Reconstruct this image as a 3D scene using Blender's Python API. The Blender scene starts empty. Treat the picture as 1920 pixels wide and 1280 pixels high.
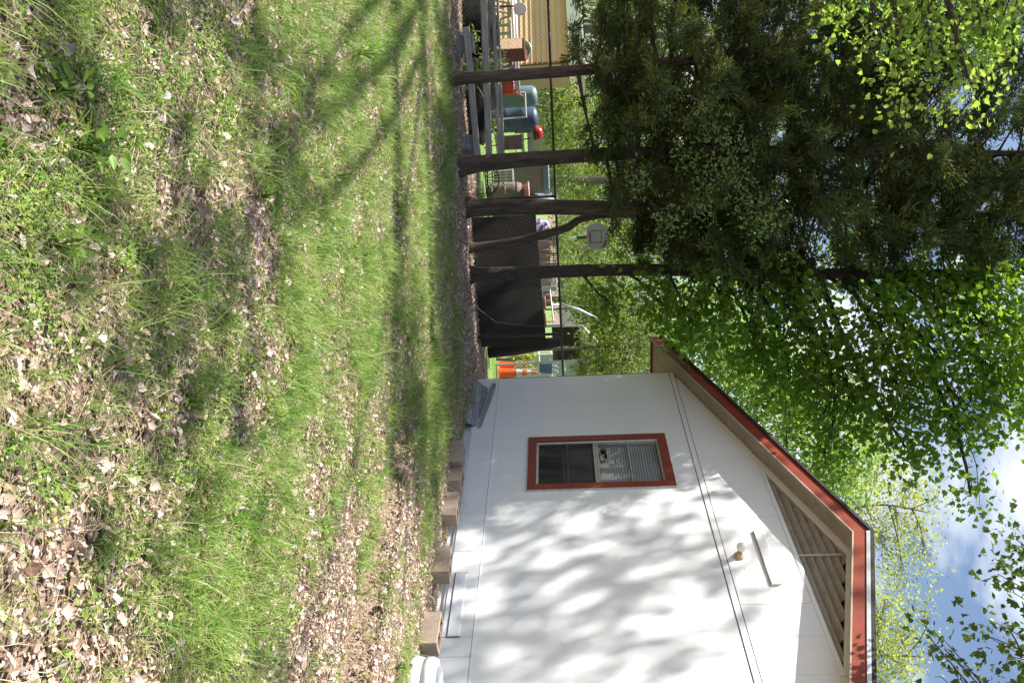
import bpy, math, random
import numpy as np
from mathutils import Vector, Matrix, Euler, noise

random.seed(7)
RNG = np.random.default_rng(11)
SC = bpy.context.scene
COL = SC.collection
R = math.radians

# ------------------------------------------------------------------ camera
# The photograph was taken in portrait format and is stored lying on its side:
# "up" in the yard points to the right-hand edge of the picture.
FPX, EYE, PITCH, ROLL = 1550.0, 1.6, math.atan(96 / 1550), 0.04
_F = Vector((0, math.cos(PITCH), -math.sin(PITCH)))
_U0 = Vector((0, math.sin(PITCH), math.cos(PITCH)))
_R0 = Vector((1, 0, 0))
_UP = _U0 * math.cos(ROLL) + _R0 * math.sin(ROLL)
_RT = _R0 * math.cos(ROLL) - _U0 * math.sin(ROLL)
CAMPOS = Vector((0, 0, EYE))
cam_data = bpy.data.cameras.new('camera')
cam = bpy.data.objects.new('camera', cam_data)
COL.objects.link(cam)
m = Matrix.Identity(4)
for i in range(3):
    m[i][0], m[i][1], m[i][2], m[i][3] = _UP[i], -_RT[i], -_F[i], CAMPOS[i]
cam.matrix_world = m
cam_data.sensor_fit = 'HORIZONTAL'
cam_data.sensor_width = 36.0
cam_data.lens = FPX / 1920 * 36.0
cam_data.clip_start = 0.05
cam_data.clip_end = 3000
SC.camera = cam

# ------------------------------------------------------------------ sky and sun
SUN = Vector((-0.566, 0.095, 0.817)).normalized()
SUN_EL = math.asin(SUN.z)
SUN_AZ = math.atan2(SUN.x, SUN.y)
world = bpy.data.worlds.new('World')
SC.world = world
world.use_nodes = True
nt = world.node_tree
nt.nodes.clear()
w_out = nt.nodes.new('ShaderNodeOutputWorld')
w_bg = nt.nodes.new('ShaderNodeBackground')
w_sky = nt.nodes.new('ShaderNodeTexSky')
w_sky.sky_type = 'NISHITA'
w_sky.sun_disc = False
w_sky.sun_elevation = SUN_EL
w_sky.sun_rotation = SUN_AZ
w_sky.air_density = 1.0
w_sky.dust_density = 2.0
w_sky.ozone_density = 1.5
w_bg.inputs['Strength'].default_value = 0.078
tc = nt.nodes.new('ShaderNodeTexCoord')
mp = nt.nodes.new('ShaderNodeMapping')
mp.inputs['Scale'].default_value = (1.0, 1.0, 2.2)
mp.inputs['Location'].default_value = (1.2, 0.35, 0.0)
nz = nt.nodes.new('ShaderNodeTexNoise')
nz.inputs['Scale'].default_value = 2.6
nz.inputs['Detail'].default_value = 7
nz.inputs['Roughness'].default_value = 0.55
rp = nt.nodes.new('ShaderNodeValToRGB')
rp.color_ramp.elements[0].position = 0.54
rp.color_ramp.elements[0].color = (0, 0, 0, 1)
rp.color_ramp.elements[1].position = 0.70
rp.color_ramp.elements[1].color = (1, 1, 1, 1)
mx = nt.nodes.new('ShaderNodeMix')
mx.data_type = 'RGBA'
mx.inputs['B'].default_value = (8.5, 8.7, 9.0, 1)
nt.links.new(tc.outputs['Generated'], mp.inputs['Vector'])
nt.links.new(mp.outputs['Vector'], nz.inputs['Vector'])
nt.links.new(nz.outputs['Fac'], rp.inputs['Fac'])
nt.links.new(rp.outputs['Color'], mx.inputs['Factor'])
nt.links.new(w_sky.outputs['Color'], mx.inputs['A'])
nt.links.new(mx.outputs['Result'], w_bg.inputs['Color'])
nt.links.new(w_bg.outputs['Background'], w_out.inputs['Surface'])

sun_data = bpy.data.lights.new('sun', 'SUN')
sun_data.energy = 5.0
sun_data.angle = R(0.53)
sun_data.color = (1.0, 0.95, 0.87)
sun = bpy.data.objects.new('sun', sun_data)
sun.rotation_euler = (-SUN).to_track_quat('-Z', 'Y').to_euler()
sun.location = (-10, 0, 20)
COL.objects.link(sun)

SC.view_settings.view_transform = 'Standard'
SC.view_settings.look = 'None'
SC.view_settings.gamma = 1.0
SC.view_settings.exposure = 1.2
SC.cycles.max_bounces = 6
SC.cycles.diffuse_bounces = 3
SC.cycles.transparent_max_bounces = 8
SC.cycles.use_denoising = True


# ------------------------------------------------------------------ helpers
def at(ix, iy, Y):
    """Surveyed point: where the line of sight of photo pixel (ix, iy) is Y metres down the yard."""
    r = _F * FPX + _UP * (ix - 960) + _RT * (iy - 640)
    return CAMPOS + r * (Y / r.y)


def ground_at(ix, iy):
    r = _F * FPX + _UP * (ix - 960) + _RT * (iy - 640)
    return CAMPOS + r * (-EYE / r.z)


HG = Vector((0.636, 14.223, 0))          # left front corner of the house
HD = Vector((0.444, -0.896, 0))          # along the gable wall, towards the right
HN = Vector((-0.896, -0.444, 0))         # outward from the gable wall
H_ROT = math.atan2(HD.y, HD.x)


def ground_h(x, y):
    z = 0.03 * noise.noise(Vector((x * 0.45, y * 0.45, 3.1))) + 0.018 * noise.noise(Vector((x * 1.7, y * 1.7, 0.3)))
    o = (x - HG.x) * HN.x + (y - HG.y) * HN.y
    s = (x - HG.x) * HD.x + (y - HG.y) * HD.y
    w = min(max((s - 3.5) / 3.0, 0), 1)
    c = 2.30 + 0.09 * (8.3 - s) + 0.06 * noise.noise(Vector((s * 1.3, 2.0, 0)))
    # a low bank of raked leaves with a sharp little drop on the yard side
    t = o - c
    if -1.3 < t < 0.06:
        z += w * 0.13 * min(1, (0.06 - t) / 0.08) * (1 - max(0, -t - 0.15) / 1.15 if t < -0.15 else 1)
    if 0.04 < t < 0.5:
        z -= w * 0.03 * (1 - (t - 0.04) / 0.46)
    w2 = min(max((s - 7.0) / .6, 0), 1)
    if 0.02 < t < 0.24:
        z -= w2 * 0.15 * math.sin((t - .02) / .22 * math.pi) ** .6
    if 12.0 < y < 15.0 and x < 1.0:
        z += 0.05 * math.sin((y - 12.0) / 3.0 * math.pi)
    return z


def tag(o, label=None, cat=None, group=None, kind=None):
    if label: o['label'] = label
    if cat: o['category'] = cat
    if group: o['group'] = group
    if kind: o['kind'] = kind
    return o


def empty(name, loc=(0, 0, 0), rz=0, label=None, cat=None, group=None):
    o = bpy.data.objects.new(name, None)
    o.location = loc
    o.rotation_euler = (0, 0, rz)
    o.empty_display_size = 0.1
    COL.objects.link(o)
    return tag(o, label, cat, group)


def copy_tree(o, parent=None):
    c = o.copy()
    COL.objects.link(c)
    c.parent = parent
    for ch in list(o.children):
        copy_tree(ch, c)
    return c


class MB:
    def __init__(self):
        self.v, self.f = [], []

    def add(self, vs, fs):
        b = len(self.v)
        self.v += [tuple(p) for p in vs]
        self.f += [tuple(i + b for i in f) for f in fs]
        return self

    def box(self, x0, x1, y0, y1, z0, z1, M=None):
        vs = [Vector((x, y, z)) for z in (z0, z1) for y in (y0, y1) for x in (x0, x1)]
        if M is not None:
            vs = [M @ p for p in vs]
        return self.add(vs, [(0, 2, 3, 1), (4, 5, 7, 6), (0, 1, 5, 4), (2, 6, 7, 3), (0, 4, 6, 2), (1, 3, 7, 5)])

    def bbox(self, x0, x1, y0, y1, z0, z1, b=0.01, M=None):
        """box with chamfered edges"""
        cx, cy, cz = (x0 + x1) / 2, (y0 + y1) / 2, (z0 + z1) / 2
        hx, hy, hz = (x1 - x0) / 2, (y1 - y0) / 2, (z1 - z0) / 2
        b = min(b, hx * .45, hy * .45, hz * .45)
        vs, idx = [], {}
        for sx in (-1, 1):
            for sy in (-1, 1):
                for sz in (-1, 1):
                    for k in range(3):
                        p = [sx * (hx - (b if k != 0 else 0)), sy * (hy - (b if k != 1 else 0)), sz * (hz - (b if k != 2 else 0))]
                        idx[(sx, sy, sz, k)] = len(vs)
                        vs.append(Vector((cx + p[0], cy + p[1], cz + p[2])))
        fs = []
        for s in (-1, 1):
            fs.append([idx[(s, a, c, 0)] for a, c in ((-1, -1), (1, -1), (1, 1), (-1, 1))][::s])
            fs.append([idx[(a, s, c, 1)] for a, c in ((-1, -1), (-1, 1), (1, 1), (1, -1))][::s])
            fs.append([idx[(a, c, s, 2)] for a, c in ((-1, -1), (1, -1), (1, 1), (-1, 1))][::s])
        for a in (-1, 1):
            for c in (-1, 1):
                fs.append([idx[(-1, a, c, 1)], idx[(1, a, c, 1)], idx[(1, a, c, 2)], idx[(-1, a, c, 2)]])
                fs.append([idx[(a, -1, c, 0)], idx[(a, 1, c, 0)], idx[(a, 1, c, 2)], idx[(a, -1, c, 2)]])
                fs.append([idx[(a, c, -1, 0)], idx[(a, c, 1, 0)], idx[(a, c, 1, 1)], idx[(a, c, -1, 1)]])
                for e in (-1, 1):
                    fs.append([idx[(a, c, e, 0)], idx[(a, c, e, 1)], idx[(a, c, e, 2)]])
        if M is not None:
            vs = [M @ p for p in vs]
        return self.add(vs, fs)

    def prism(self, poly, y0, y1):
        """polygon in x,z pushed from y0 to y1"""
        k = len(poly)
        vs = [(x, y0, z) for x, z in poly] + [(x, y1, z) for x, z in poly]
        fs = [tuple(range(k)), tuple(range(2 * k - 1, k - 1, -1))]
        for i in range(k):
            j = (i + 1) % k
            fs.append((i, i + k, j + k, j))
        return self.add(vs, fs)

    def tube(self, pts, rad, sides=8, caps=True):
        pts = [Vector(p) for p in pts]
        if not hasattr(rad, '__len__'):
            rad = [rad] * len(pts)
        vs, fs = [], []
        prev = None
        for i, p in enumerate(pts):
            t = (pts[min(i + 1, len(pts) - 1)] - pts[max(i - 1, 0)])
            t = t.normalized() if t.length > 1e-9 else Vector((0, 0, 1))
            a = prev - t * prev.dot(t) if prev is not None else t.orthogonal()
            if a.length < 1e-6:
                a = t.orthogonal()
            a.normalize()
            prev = a
            b = t.cross(a)
            for k in range(sides):
                w = 2 * math.pi * k / sides
                vs.append(p + (a * math.cos(w) + b * math.sin(w)) * rad[i])
        for i in range(len(pts) - 1):
            for k in range(sides):
                k2 = (k + 1) % sides
                fs.append((i * sides + k, i * sides + k2, (i + 1) * sides + k2, (i + 1) * sides + k))
        if caps:
            fs.append(tuple(range(sides - 1, -1, -1)))
            fs.append(tuple((len(pts) - 1) * sides + k for k in range(sides)))
        return self.add(vs, fs)

    def lathe(self, prof, c=(0, 0, 0), sides=20):
        vs, fs = [], []
        for r, z in prof:
            for k in range(sides):
                w = 2 * math.pi * k / sides
                vs.append((c[0] + r * math.cos(w), c[1] + r * math.sin(w), c[2] + z))
        for i in range(len(prof) - 1):
            for k in range(sides):
                k2 = (k + 1) % sides
                fs.append((i * sides + k, i * sides + k2, (i + 1) * sides + k2, (i + 1) * sides + k))
        return self.add(vs, fs)

    def build(self, name, mat, parent=None, smooth=False, label=None, cat=None, group=None, kind=None):
        me = bpy.data.meshes.new(name)
        me.from_pydata(self.v, [], self.f)
        me.update()
        if smooth:
            me.shade_smooth()
        me.materials.append(mat)
        o = bpy.data.objects.new(name, me)
        COL.objects.link(o)
        if parent is not None:
            o.parent = parent
        return tag(o, label, cat, group, kind)


# ------------------------------------------------------------------ materials
def new_mat(name):
    mt = bpy.data.materials.new(name)
    mt.use_nodes = True
    t = mt.node_tree
    return mt, t, t.nodes['Principled BSDF'], t.nodes['Material Output']


def surf(name, c1, c2=None, scale=6.0, rough=0.7, bump=0.0, bscale=40.0, metal=0.0, stretch=(1, 1, 1), lo=.35, hi=.65,
         spots=None, coord='Object', detail=6, spec=0.5, spot_scale=30, spot_lo=.62):
    mt, t, bs, out = new_mat(name)
    bs.inputs['Roughness'].default_value = rough
    bs.inputs['Metallic'].default_value = metal
    bs.inputs['Specular IOR Level'].default_value = spec
    co = t.nodes.new('ShaderNodeTexCoord')
    ma = t.nodes.new('ShaderNodeMapping')
    ma.inputs['Scale'].default_value = stretch
    t.links.new(co.outputs[coord], ma.inputs['Vector'])
    if c2 is None:
        c2 = tuple(c * 0.8 for c in c1)
    n1 = t.nodes.new('ShaderNodeTexNoise')
    n1.inputs['Scale'].default_value = scale
    n1.inputs['Detail'].default_value = detail
    n1.inputs['Roughness'].default_value = 0.62
    t.links.new(ma.outputs['Vector'], n1.inputs['Vector'])
    rr = t.nodes.new('ShaderNodeValToRGB')
    rr.color_ramp.elements[0].position = lo
    rr.color_ramp.elements[0].color = (*c1, 1)
    rr.color_ramp.elements[1].position = hi
    rr.color_ramp.elements[1].color = (*c2, 1)
    t.links.new(n1.outputs['Fac'], rr.inputs['Fac'])
    col = rr.outputs['Color']
    if spots:
        n3 = t.nodes.new('ShaderNodeTexNoise')
        n3.inputs['Scale'].default_value = spot_scale
        n3.inputs['Detail'].default_value = 4
        t.links.new(co.outputs[coord], n3.inputs['Vector'])
        r3 = t.nodes.new('ShaderNodeValToRGB')
        r3.color_ramp.elements[0].position = spot_lo
        r3.color_ramp.elements[1].position = spot_lo + .07
        t.links.new(n3.outputs['Fac'], r3.inputs['Fac'])
        mm = t.nodes.new('ShaderNodeMix')
        mm.data_type = 'RGBA'
        t.links.new(r3.outputs['Color'], mm.inputs['Factor'])
        t.links.new(col, mm.inputs['A'])
        mm.inputs['B'].default_value = (*spots, 1)
        col = mm.outputs['Result']
    t.links.new(col, bs.inputs['Base Color'])
    if bump:
        n2 = t.nodes.new('ShaderNodeTexNoise')
        n2.inputs['Scale'].default_value = bscale
        n2.inputs['Detail'].default_value = 5
        t.links.new(ma.outputs['Vector'], n2.inputs['Vector'])
        bp = t.nodes.new('ShaderNodeBump')
        bp.inputs['Strength'].default_value = bump
        bp.inputs['Distance'].default_value = 0.02
        t.links.new(n2.outputs['Fac'], bp.inputs['Height'])
        t.links.new(bp.outputs['Normal'], bs.inputs['Normal'])
    return mt


def leafmat(name, c1, c2, trans=0.45, rough=0.5, src='attr', gain=1.25):
    """leaf: per-leaf tint between c1 and c2, part of the light passing through"""
    mt, t, bs, out = new_mat(name)
    bs.inputs['Roughness'].default_value = rough
    bs.inputs['Specular IOR Level'].default_value = 0.35
    rr = t.nodes.new('ShaderNodeValToRGB')
    rr.color_ramp.elements[0].color = (*c1, 1)
    rr.color_ramp.elements[1].color = (*c2, 1)
    if src == 'attr':
        a = t.nodes.new('ShaderNodeAttribute')
        a.attribute_name = 'tint'
        t.links.new(a.outputs['Fac'], rr.inputs['Fac'])
    else:
        a = t.nodes.new('ShaderNodeObjectInfo')
        t.links.new(a.outputs['Random'], rr.inputs['Fac'])
    t.links.new(rr.outputs['Color'], bs.inputs['Base Color'])
    tr = t.nodes.new('ShaderNodeBsdfTranslucent')
    hs = t.nodes.new('ShaderNodeMix')
    hs.data_type = 'RGBA'
    hs.blend_type = 'MULTIPLY'
    hs.inputs['Factor'].default_value = 1.0
    hs.inputs['B'].default_value = (gain * 1.15, gain * 1.1, gain * .55, 1)
    t.links.new(rr.outputs['Color'], hs.inputs['A'])
    t.links.new(hs.outputs['Result'], tr.inputs['Color'])
    ms = t.nodes.new('ShaderNodeMixShader')
    ms.inputs['Fac'].default_value = trans
    t.links.new(bs.outputs['BSDF'], ms.inputs[1])
    t.links.new(tr.outputs['BSDF'], ms.inputs[2])
    t.links.new(ms.outputs['Shader'], out.inputs['Surface'])
    return mt


def instmat(name, cols, rough=.8, trans=0.0):
    """colour picked per instance from several stops"""
    mt, t, bs, out = new_mat(name)
    bs.inputs['Roughness'].default_value = rough
    bs.inputs['Specular IOR Level'].default_value = 0.25
    a = t.nodes.new('ShaderNodeObjectInfo')
    rr = t.nodes.new('ShaderNodeValToRGB')
    el = rr.color_ramp.elements
    while len(el) < len(cols):
        el.new(0.5)
    for i, c in enumerate(cols):
        el[i].position = i / (len(cols) - 1)
        el[i].color = (*c, 1)
    t.links.new(a.outputs['Random'], rr.inputs['Fac'])
    t.links.new(rr.outputs['Color'], bs.inputs['Base Color'])
    if trans:
        tr = t.nodes.new('ShaderNodeBsdfTranslucent')
        t.links.new(rr.outputs['Color'], tr.inputs['Color'])
        ms = t.nodes.new('ShaderNodeMixShader')
        ms.inputs['Fac'].default_value = trans
        t.links.new(bs.outputs['BSDF'], ms.inputs[1])
        t.links.new(tr.outputs['BSDF'], ms.inputs[2])
        t.links.new(ms.outputs['Shader'], out.inputs['Surface'])
    return mt


M = {}
M['soil'] = surf('soil_with_leaf_crumbs', (.13, .085, .058), (.34, .25, .18), scale=38, rough=.95, bump=.7, bscale=60, lo=.4, hi=.62, spots=(.05, .035, .02), spot_scale=55, spot_lo=.55)
M['lawn'] = surf('short_lawn', (.10, .19, .03), (.19, .28, .06), scale=5, rough=.9, bump=.5, bscale=90)
M['white_paint'] = surf('white_house_paint', (.80, .815, .825), (.745, .765, .785), scale=1.6, rough=.6, bump=.05, bscale=18, spots=(.42, .38, .32), spot_scale=46, spot_lo=.735)
M['white_base'] = surf('white_foundation_paint', (.76, .79, .83), (.66, .70, .75), scale=3, rough=.75, bump=.25, bscale=25, spots=(.22, .18, .15), spot_scale=38, spot_lo=.69)
M['joint'] = surf('dirty_joint_and_shadow', (.10, .10, .09), (.2, .19, .17), scale=9, rough=.9)
M['red'] = surf('barn_red_paint', (.245, .041, .020), (.19, .032, .017), scale=5, rough=.55, bump=.05, bscale=40)
M['beige'] = surf('soffit_beige', (.42, .36, .29), (.33, .28, .22), scale=4, rough=.8, bump=.1, spots=(.2, .16, .11), spot_scale=14, spot_lo=.66)
M['shingle'] = surf('black_roof_shingle', (.022, .022, .022), (.05, .048, .045), scale=30, rough=.95, bump=.5, bscale=60)
M['drip'] = surf('galvanised_drip_edge', (.62, .65, .67), (.5, .53, .55), scale=9, rough=.4, metal=.5)
M['vent'] = surf('weathered_vent_slat', (.44, .42, .37), (.33, .31, .27), scale=7, rough=.85)
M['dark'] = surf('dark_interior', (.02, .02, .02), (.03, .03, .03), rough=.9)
M['alu'] = surf('window_aluminium', (.62, .62, .60), (.5, .5, .48), scale=12, rough=.38, metal=.6)
M['blind'] = surf('pale_blind_slat', (.62, .64, .66), (.52, .54, .56), scale=3, rough=.5)
M['trim_white'] = surf('aged_white_trim', (.62, .62, .58), (.42, .41, .37), scale=14, rough=.7)
M['bulb'] = surf('frosted_bulb', (.86, .84, .78), (.84, .82, .76), rough=.25)
M['socket'] = surf('aged_porcelain', (.55, .45, .30), (.33, .25, .15), scale=30, rough=.5)
M['block'] = surf('tan_concrete_block', (.40, .315, .25), (.32, .25, .195), scale=16, rough=.92, bump=.5, bscale=120, spots=(.17, .13, .10), spot_scale=60, spot_lo=.62)
M['grey_wood'] = surf('weathered_grey_wood', (.44, .42, .39), (.29, .275, .25), scale=3, rough=.9, bump=.5, bscale=14, stretch=(1, 9, 9))
M['hatch'] = surf('weathered_hatch_board', (.33, .33, .33), (.20, .20, .205), scale=4, rough=.9, bump=.4, bscale=20, stretch=(1, 6, 6))
M['rust_leaf'] = surf('rust', (.30, .10, .03), (.20, .06, .02), scale=9, rough=.9)
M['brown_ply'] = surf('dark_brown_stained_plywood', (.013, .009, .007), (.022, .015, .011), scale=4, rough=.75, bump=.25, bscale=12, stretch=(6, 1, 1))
M['cedar_bark'] = surf('cedar_bark', (.135, .102, .082), (.05, .038, .031), scale=5, rough=.95, bump=.9, bscale=16, stretch=(5, 5, .7))
M['maple_bark'] = surf('maple_bark', (.085, .072, .062), (.04, .034, .029), scale=5, rough=.95, bump=.9, bscale=14, stretch=(4, 4, 1))
M['far_bark'] = surf('pale_grey_bark', (.22, .19, .16), (.14, .12, .10), scale=4, rough=.95)
M['galv'] = surf('galvanised_pipe', (.52, .53, .54), (.4, .41, .42), scale=9, rough=.45, metal=.6)
M['fence_dark'] = surf('dark_green_fence_coat', (.018, .026, .022), (.03, .038, .032), scale=8, rough=.5)
M['wire'] = surf('fence_wire', (.07, .072, .07), (.045, .047, .045), scale=10, rough=.6)
M['tan_siding'] = surf('tan_metal_siding', (.64, .41, .235), (.57, .36, .205), scale=2, rough=.6)
M['white_far'] = surf('white_fascia', (.78, .78, .77), (.7, .7, .69), scale=2, rough=.6)
M['pvc'] = surf('white_pvc', (.80, .76, .74), (.7, .66, .63), scale=4, rough=.4)
M['crate_wood'] = surf('tan_box_wood', (.62, .45, .30), (.52, .36, .23), scale=3, rough=.85, stretch=(1, 1, 7))
M['box_red'] = surf('red_brown_box_inside', (.30, .10, .06), (.22, .07, .04), scale=5, rough=.8)
M['red_plastic'] = surf('red_orange_plastic', (.85, .12, .03), (.75, .10, .025), scale=5, rough=.4)
M['cone'] = surf('cone_orange', (.75, .10, .012), (.65, .08, .01), scale=5, rough=.45)
M['collar'] = surf('cone_grey_collar', (.55, .55, .53), (.45, .45, .43), scale=6, rough=.5)
M['blue_lt'] = surf('pale_blue_plastic', (.13, .19, .23), (.09, .14, .17), scale=2.5, rough=.5)
M['blue_dk'] = surf('blue_plastic', (.035, .065, .13), (.02, .045, .09), scale=2.5, rough=.5)
M['black_iron'] = surf('black_wrought_iron', (.010, .010, .010), (.018, .018, .018), scale=20, rough=.5)
M['rusty'] = surf('rusty_grey_steel', (.17, .135, .125), (.26, .12, .06), scale=3, rough=.75, lo=.5, hi=.66)
M['pink'] = surf('faded_pink_plastic', (.65, .27, .28), (.55, .2, .21), scale=4, rough=.5)
M['barrel'] = surf('brown_barrel_wood', (.23, .17, .14), (.15, .11, .09), scale=4, rough=.85)
M['purple'] = surf('purple_and_white_print', (.12, .08, .30), (.7, .66, .7), scale=9, rough=.8, lo=.48, hi=.54)
M['grill_red'] = surf('red_enamel', (.55, .022, .018), (.45, .018, .015), scale=4, rough=.25)
M['steel_white'] = surf('white_metal_tube', (.68, .68, .68), (.58, .58, .58), scale=8, rough=.4)
M['yellow_green'] = leafmat('yellow_green_leaf', (.30, .36, .05), (.48, .5, .12), .4)
M['bucket_blue'] = surf('bright_blue_plastic', (.03, .10, .38), (.025, .08, .3), scale=3, rough=.4)
M['pale_wall'] = surf('pale_green_wall', (.45, .49, .47), (.4, .44, .42), scale=3, rough=.8)
M['brown_roof'] = surf('brown_far_roof', (.16, .11, .085), (.11, .08, .06), scale=4, rough=.9)
M['backboard'] = surf('grey_backboard', (.27, .265, .275), (.23, .225, .235), scale=3, rough=.5)
M['maroon'] = surf('maroon_line', (.25, .03, .05), (.2, .025, .04), rough=.6)
M['tarp_dark'] = surf('dark_grey_screen', (.035, .032, .032), (.055, .05, .048), scale=3, rough=.8)
M['heap'] = surf('black_heap', (.010, .010, .010), (.02, .02, .018), scale=5, rough=.95, spec=.1)
M['cable'] = surf('black_cable', (.03, .03, .03), (.05, .05, .05), rough=.5)
M['cream'] = surf('cream_far_wall', (.34, .30, .24), (.3, .26, .21), scale=2, rough=.8)
M['terracotta'] = surf('clay_pot', (.33, .14, .08), (.26, .1, .06), scale=6, rough=.85)
M['glass'], _t, _b, _o = new_mat('window_glass')
_b.inputs['Base Color'].default_value = (1, 1, 1, 1)
_b.inputs['Roughness'].default_value = 0.02
_b.inputs['IOR'].default_value = 1.5
_tr = _t.nodes.new('ShaderNodeBsdfTransparent')
_tr.inputs['Color'].default_value = (.92, .92, .92, 1)
_gl = _t.nodes.new('ShaderNodeBsdfGlossy')
_gl.inputs['Roughness'].default_value = 0.03
_lw = _t.nodes.new('ShaderNodeLayerWeight')
_pw = _t.nodes.new('ShaderNodeMath')
_pw.operation = 'POWER'
_pw.inputs[1].default_value = 4.0
_fr = _t.nodes.new('ShaderNodeMath')
_fr.operation = 'MULTIPLY_ADD'
_fr.inputs[1].default_value = 0.9
_fr.inputs[2].default_value = 0.04
_t.links.new(_lw.outputs['Facing'], _pw.inputs[0])
_t.links.new(_pw.outputs['Value'], _fr.inputs[0])
_mx = _t.nodes.new('ShaderNodeMixShader')
_t.links.new(_fr.outputs['Value'], _mx.inputs['Fac'])
_t.links.new(_tr.outputs['BSDF'], _mx.inputs[1])
_t.links.new(_gl.outputs['BSDF'], _mx.inputs[2])
_t.links.new(_mx.outputs['Shader'], _o.inputs['Surface'])
M['screen'], _t, _b, _o = new_mat('insect_screen')
_b.inputs['Base Color'].default_value = (.035, .035, .035, 1)
_b.inputs['Roughness'].default_value = 0.8
_tr = _t.nodes.new('ShaderNodeBsdfTransparent')
_mx = _t.nodes.new('ShaderNodeMixShader')
_mx.inputs['Fac'].default_value = 0.45
_t.links.new(_tr.outputs['BSDF'], _mx.inputs[1])
_t.links.new(_b.outputs['BSDF'], _mx.inputs[2])
_t.links.new(_mx.outputs['Shader'], _o.inputs['Surface'])

M['cedar_leaf'] = leafmat('cedar_spray', (.026, .055, .018), (.20, .25, .075), .32, .6)
M['maple_leaf'] = leafmat('maple_leaf', (.085, .20, .024), (.24, .38, .055), .55, .4)
M['oak_leaf'] = leafmat('fresh_oak_leaf', (.15, .30, .05), (.33, .45, .13), .5, .5)
M['far_leaf'] = leafmat('pale_spring_leaf', (.24, .32, .07), (.42, .45, .14), .5, .6)
M['mid_leaf'] = leafmat('mid_green_leaf', (.10, .17, .035), (.22, .28, .07), .45, .6)
M['vine_leaf'] = leafmat('vine_leaf', (.10, .20, .05), (.28, .36, .14), .35, .3)
M['painted_shade_leaf'] = leafmat('maple_leaf_painted_shade', (.035, .085, .014), (.11, .18, .035), .28, .45)  # darker copy of the maple leaf, backlit shade put into the colour
M['weed_leaf'] = leafmat('weed_leaf', (.09, .19, .02), (.19, .30, .045), .4, .5)
M['grass'] = instmat('grass_blade', [(.10, .225, .032), (.165, .315, .05), (.27, .41, .08), (.42, .46, .17), (.18, .34, .055)], .4, .4)
M['cover'] = instmat('low_ground_cover', [(.10, .20, .03), (.19, .31, .05), (.33, .40, .09), (.14, .25, .05)], .6, .3)
M['litter'] = instmat('dry_leaf', [(.16, .09, .06), (.56, .41, .34), (.66, .53, .46), (.40, .27, .20), (.70, .60, .53), (.60, .45, .37), (.24, .15, .10), (.68, .60, .55)], .75, .1)
M['twig'] = instmat('dry_straw', [(.35, .28, .18), (.5, .42, .28), (.25, .19, .13)], .8)

# ------------------------------------------------------------------ ground
def build_ground():
    xs = np.concatenate([[-900, -300, -100, -40, -20, -12], np.arange(-9, 7.01, .09), [9, 14, 25, 60, 200, 900]])
    ys = np.concatenate([[-400, -60, -15, -4, 0], np.arange(1, 16.5, .09), [18, 21, 26, 34, 50, 90, 250, 1200]])
    vs, fs = [], []
    for y in ys:
        for x in xs:
            z = ground_h(x, y) if (-9 <= x <= 7 and 1 <= y <= 16.5) else 0.0
            vs.append((x, y, z))
    nx = len(xs)
    for j in range(len(ys) - 1):
        for i in range(nx - 1):
            a = j * nx + i
            fs.append((a, a + 1, a + nx + 1, a + nx))
    b = MB()
    b.v, b.f = vs, fs
    return b.build('ground', M['soil'], smooth=True, label='leaf strewn bare soil of the back yard', kind='structure')


build_ground()
b = MB()
b.add([(-60, 16.3, .012), (30, 16.3 + .0, .012), (60, 120, .012), (-60, 120, .012)], [(0, 1, 2, 3)])
lawn = b.build('neighbour_lawn', M['lawn'], label='bright short lawn of the yard beyond the wire fence', kind='structure')

# ------------------------------------------------------------------ house
house = empty('house', HG, H_ROT, 'white gabled house with red trimmed window and red roof edge', 'house')
RS, RZ, SL = 4.63, 5.10, 0.335        # ridge position, ridge height, roof slope
W_END, DEPTH = 9.26, 8.0


def ztop(s): return RZ - SL * abs(s - RS)
def zund(s): return ztop(s) - 0.13


WL, WR, WB, WT = 2.03, 3.09, 1.145, 2.935     # window opening
VB, VL, VR, VA = 4.30, 2.94, 6.32, 4.866      # gable vent
T = 0.14
w = MB()
w.box(0, WL, 0, T, .10, 3.36)
w.box(WR, W_END, 0, T, .10, 3.36)
w.box(WL, WR, 0, T, .10, WB)
w.box(WL, WR, 0, T, WT, 3.36)
sL = RS - (zund(RS) - 3.36) / SL
w.prism([(max(0, sL), 3.36), (W_END - max(0, sL), 3.36), (RS + (zund(RS) - VB) / SL, VB), (RS - (zund(RS) - VB) / SL, VB)], 0.0005, T)
a0 = RS - (zund(RS) - VB) / SL
w.prism([(a0, VB), (VL, VB), (RS, VA), (RS, zund(RS))], 0.001, T)
w.prism([(RS, zund(RS)), (RS, VA), (VR, VB), (2 * RS - a0, VB)], 0.001, T)
# side and back walls of the house body
w.box(0, T, T, DEPTH, .10, zund(0) - .02)
w.box(W_END - T, W_END, T, DEPTH, .10, zund(0) - .02)
w.box(T, W_END - T, DEPTH - T, DEPTH, .10, zund(0) - .02)
w.build('wall', M['white_paint'], house)

# lower course of siding boards
edges = [0, 1.22, 2.44, 3.66, 4.42, 5.05, 5.82, 6.1, 7.0, 8.2, W_END]
for i in range(len(edges) - 1):
    b = MB().bbox(edges[i] + .0025, edges[i + 1] - .0025, -.012 - .002 * (i % 2), -.001, .13, .474, .003)
    b.build('siding_board', M['white_paint'], house)
b = MB().box(0, W_END, -.004, -.0005, .470, .492)
b.build('joint_strip', M['joint'], house)
b = MB().bbox(0, W_END, -.010, -.0015, .480, .494, .003)
b.build('bead_moulding', M['white_paint'], house)
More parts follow.
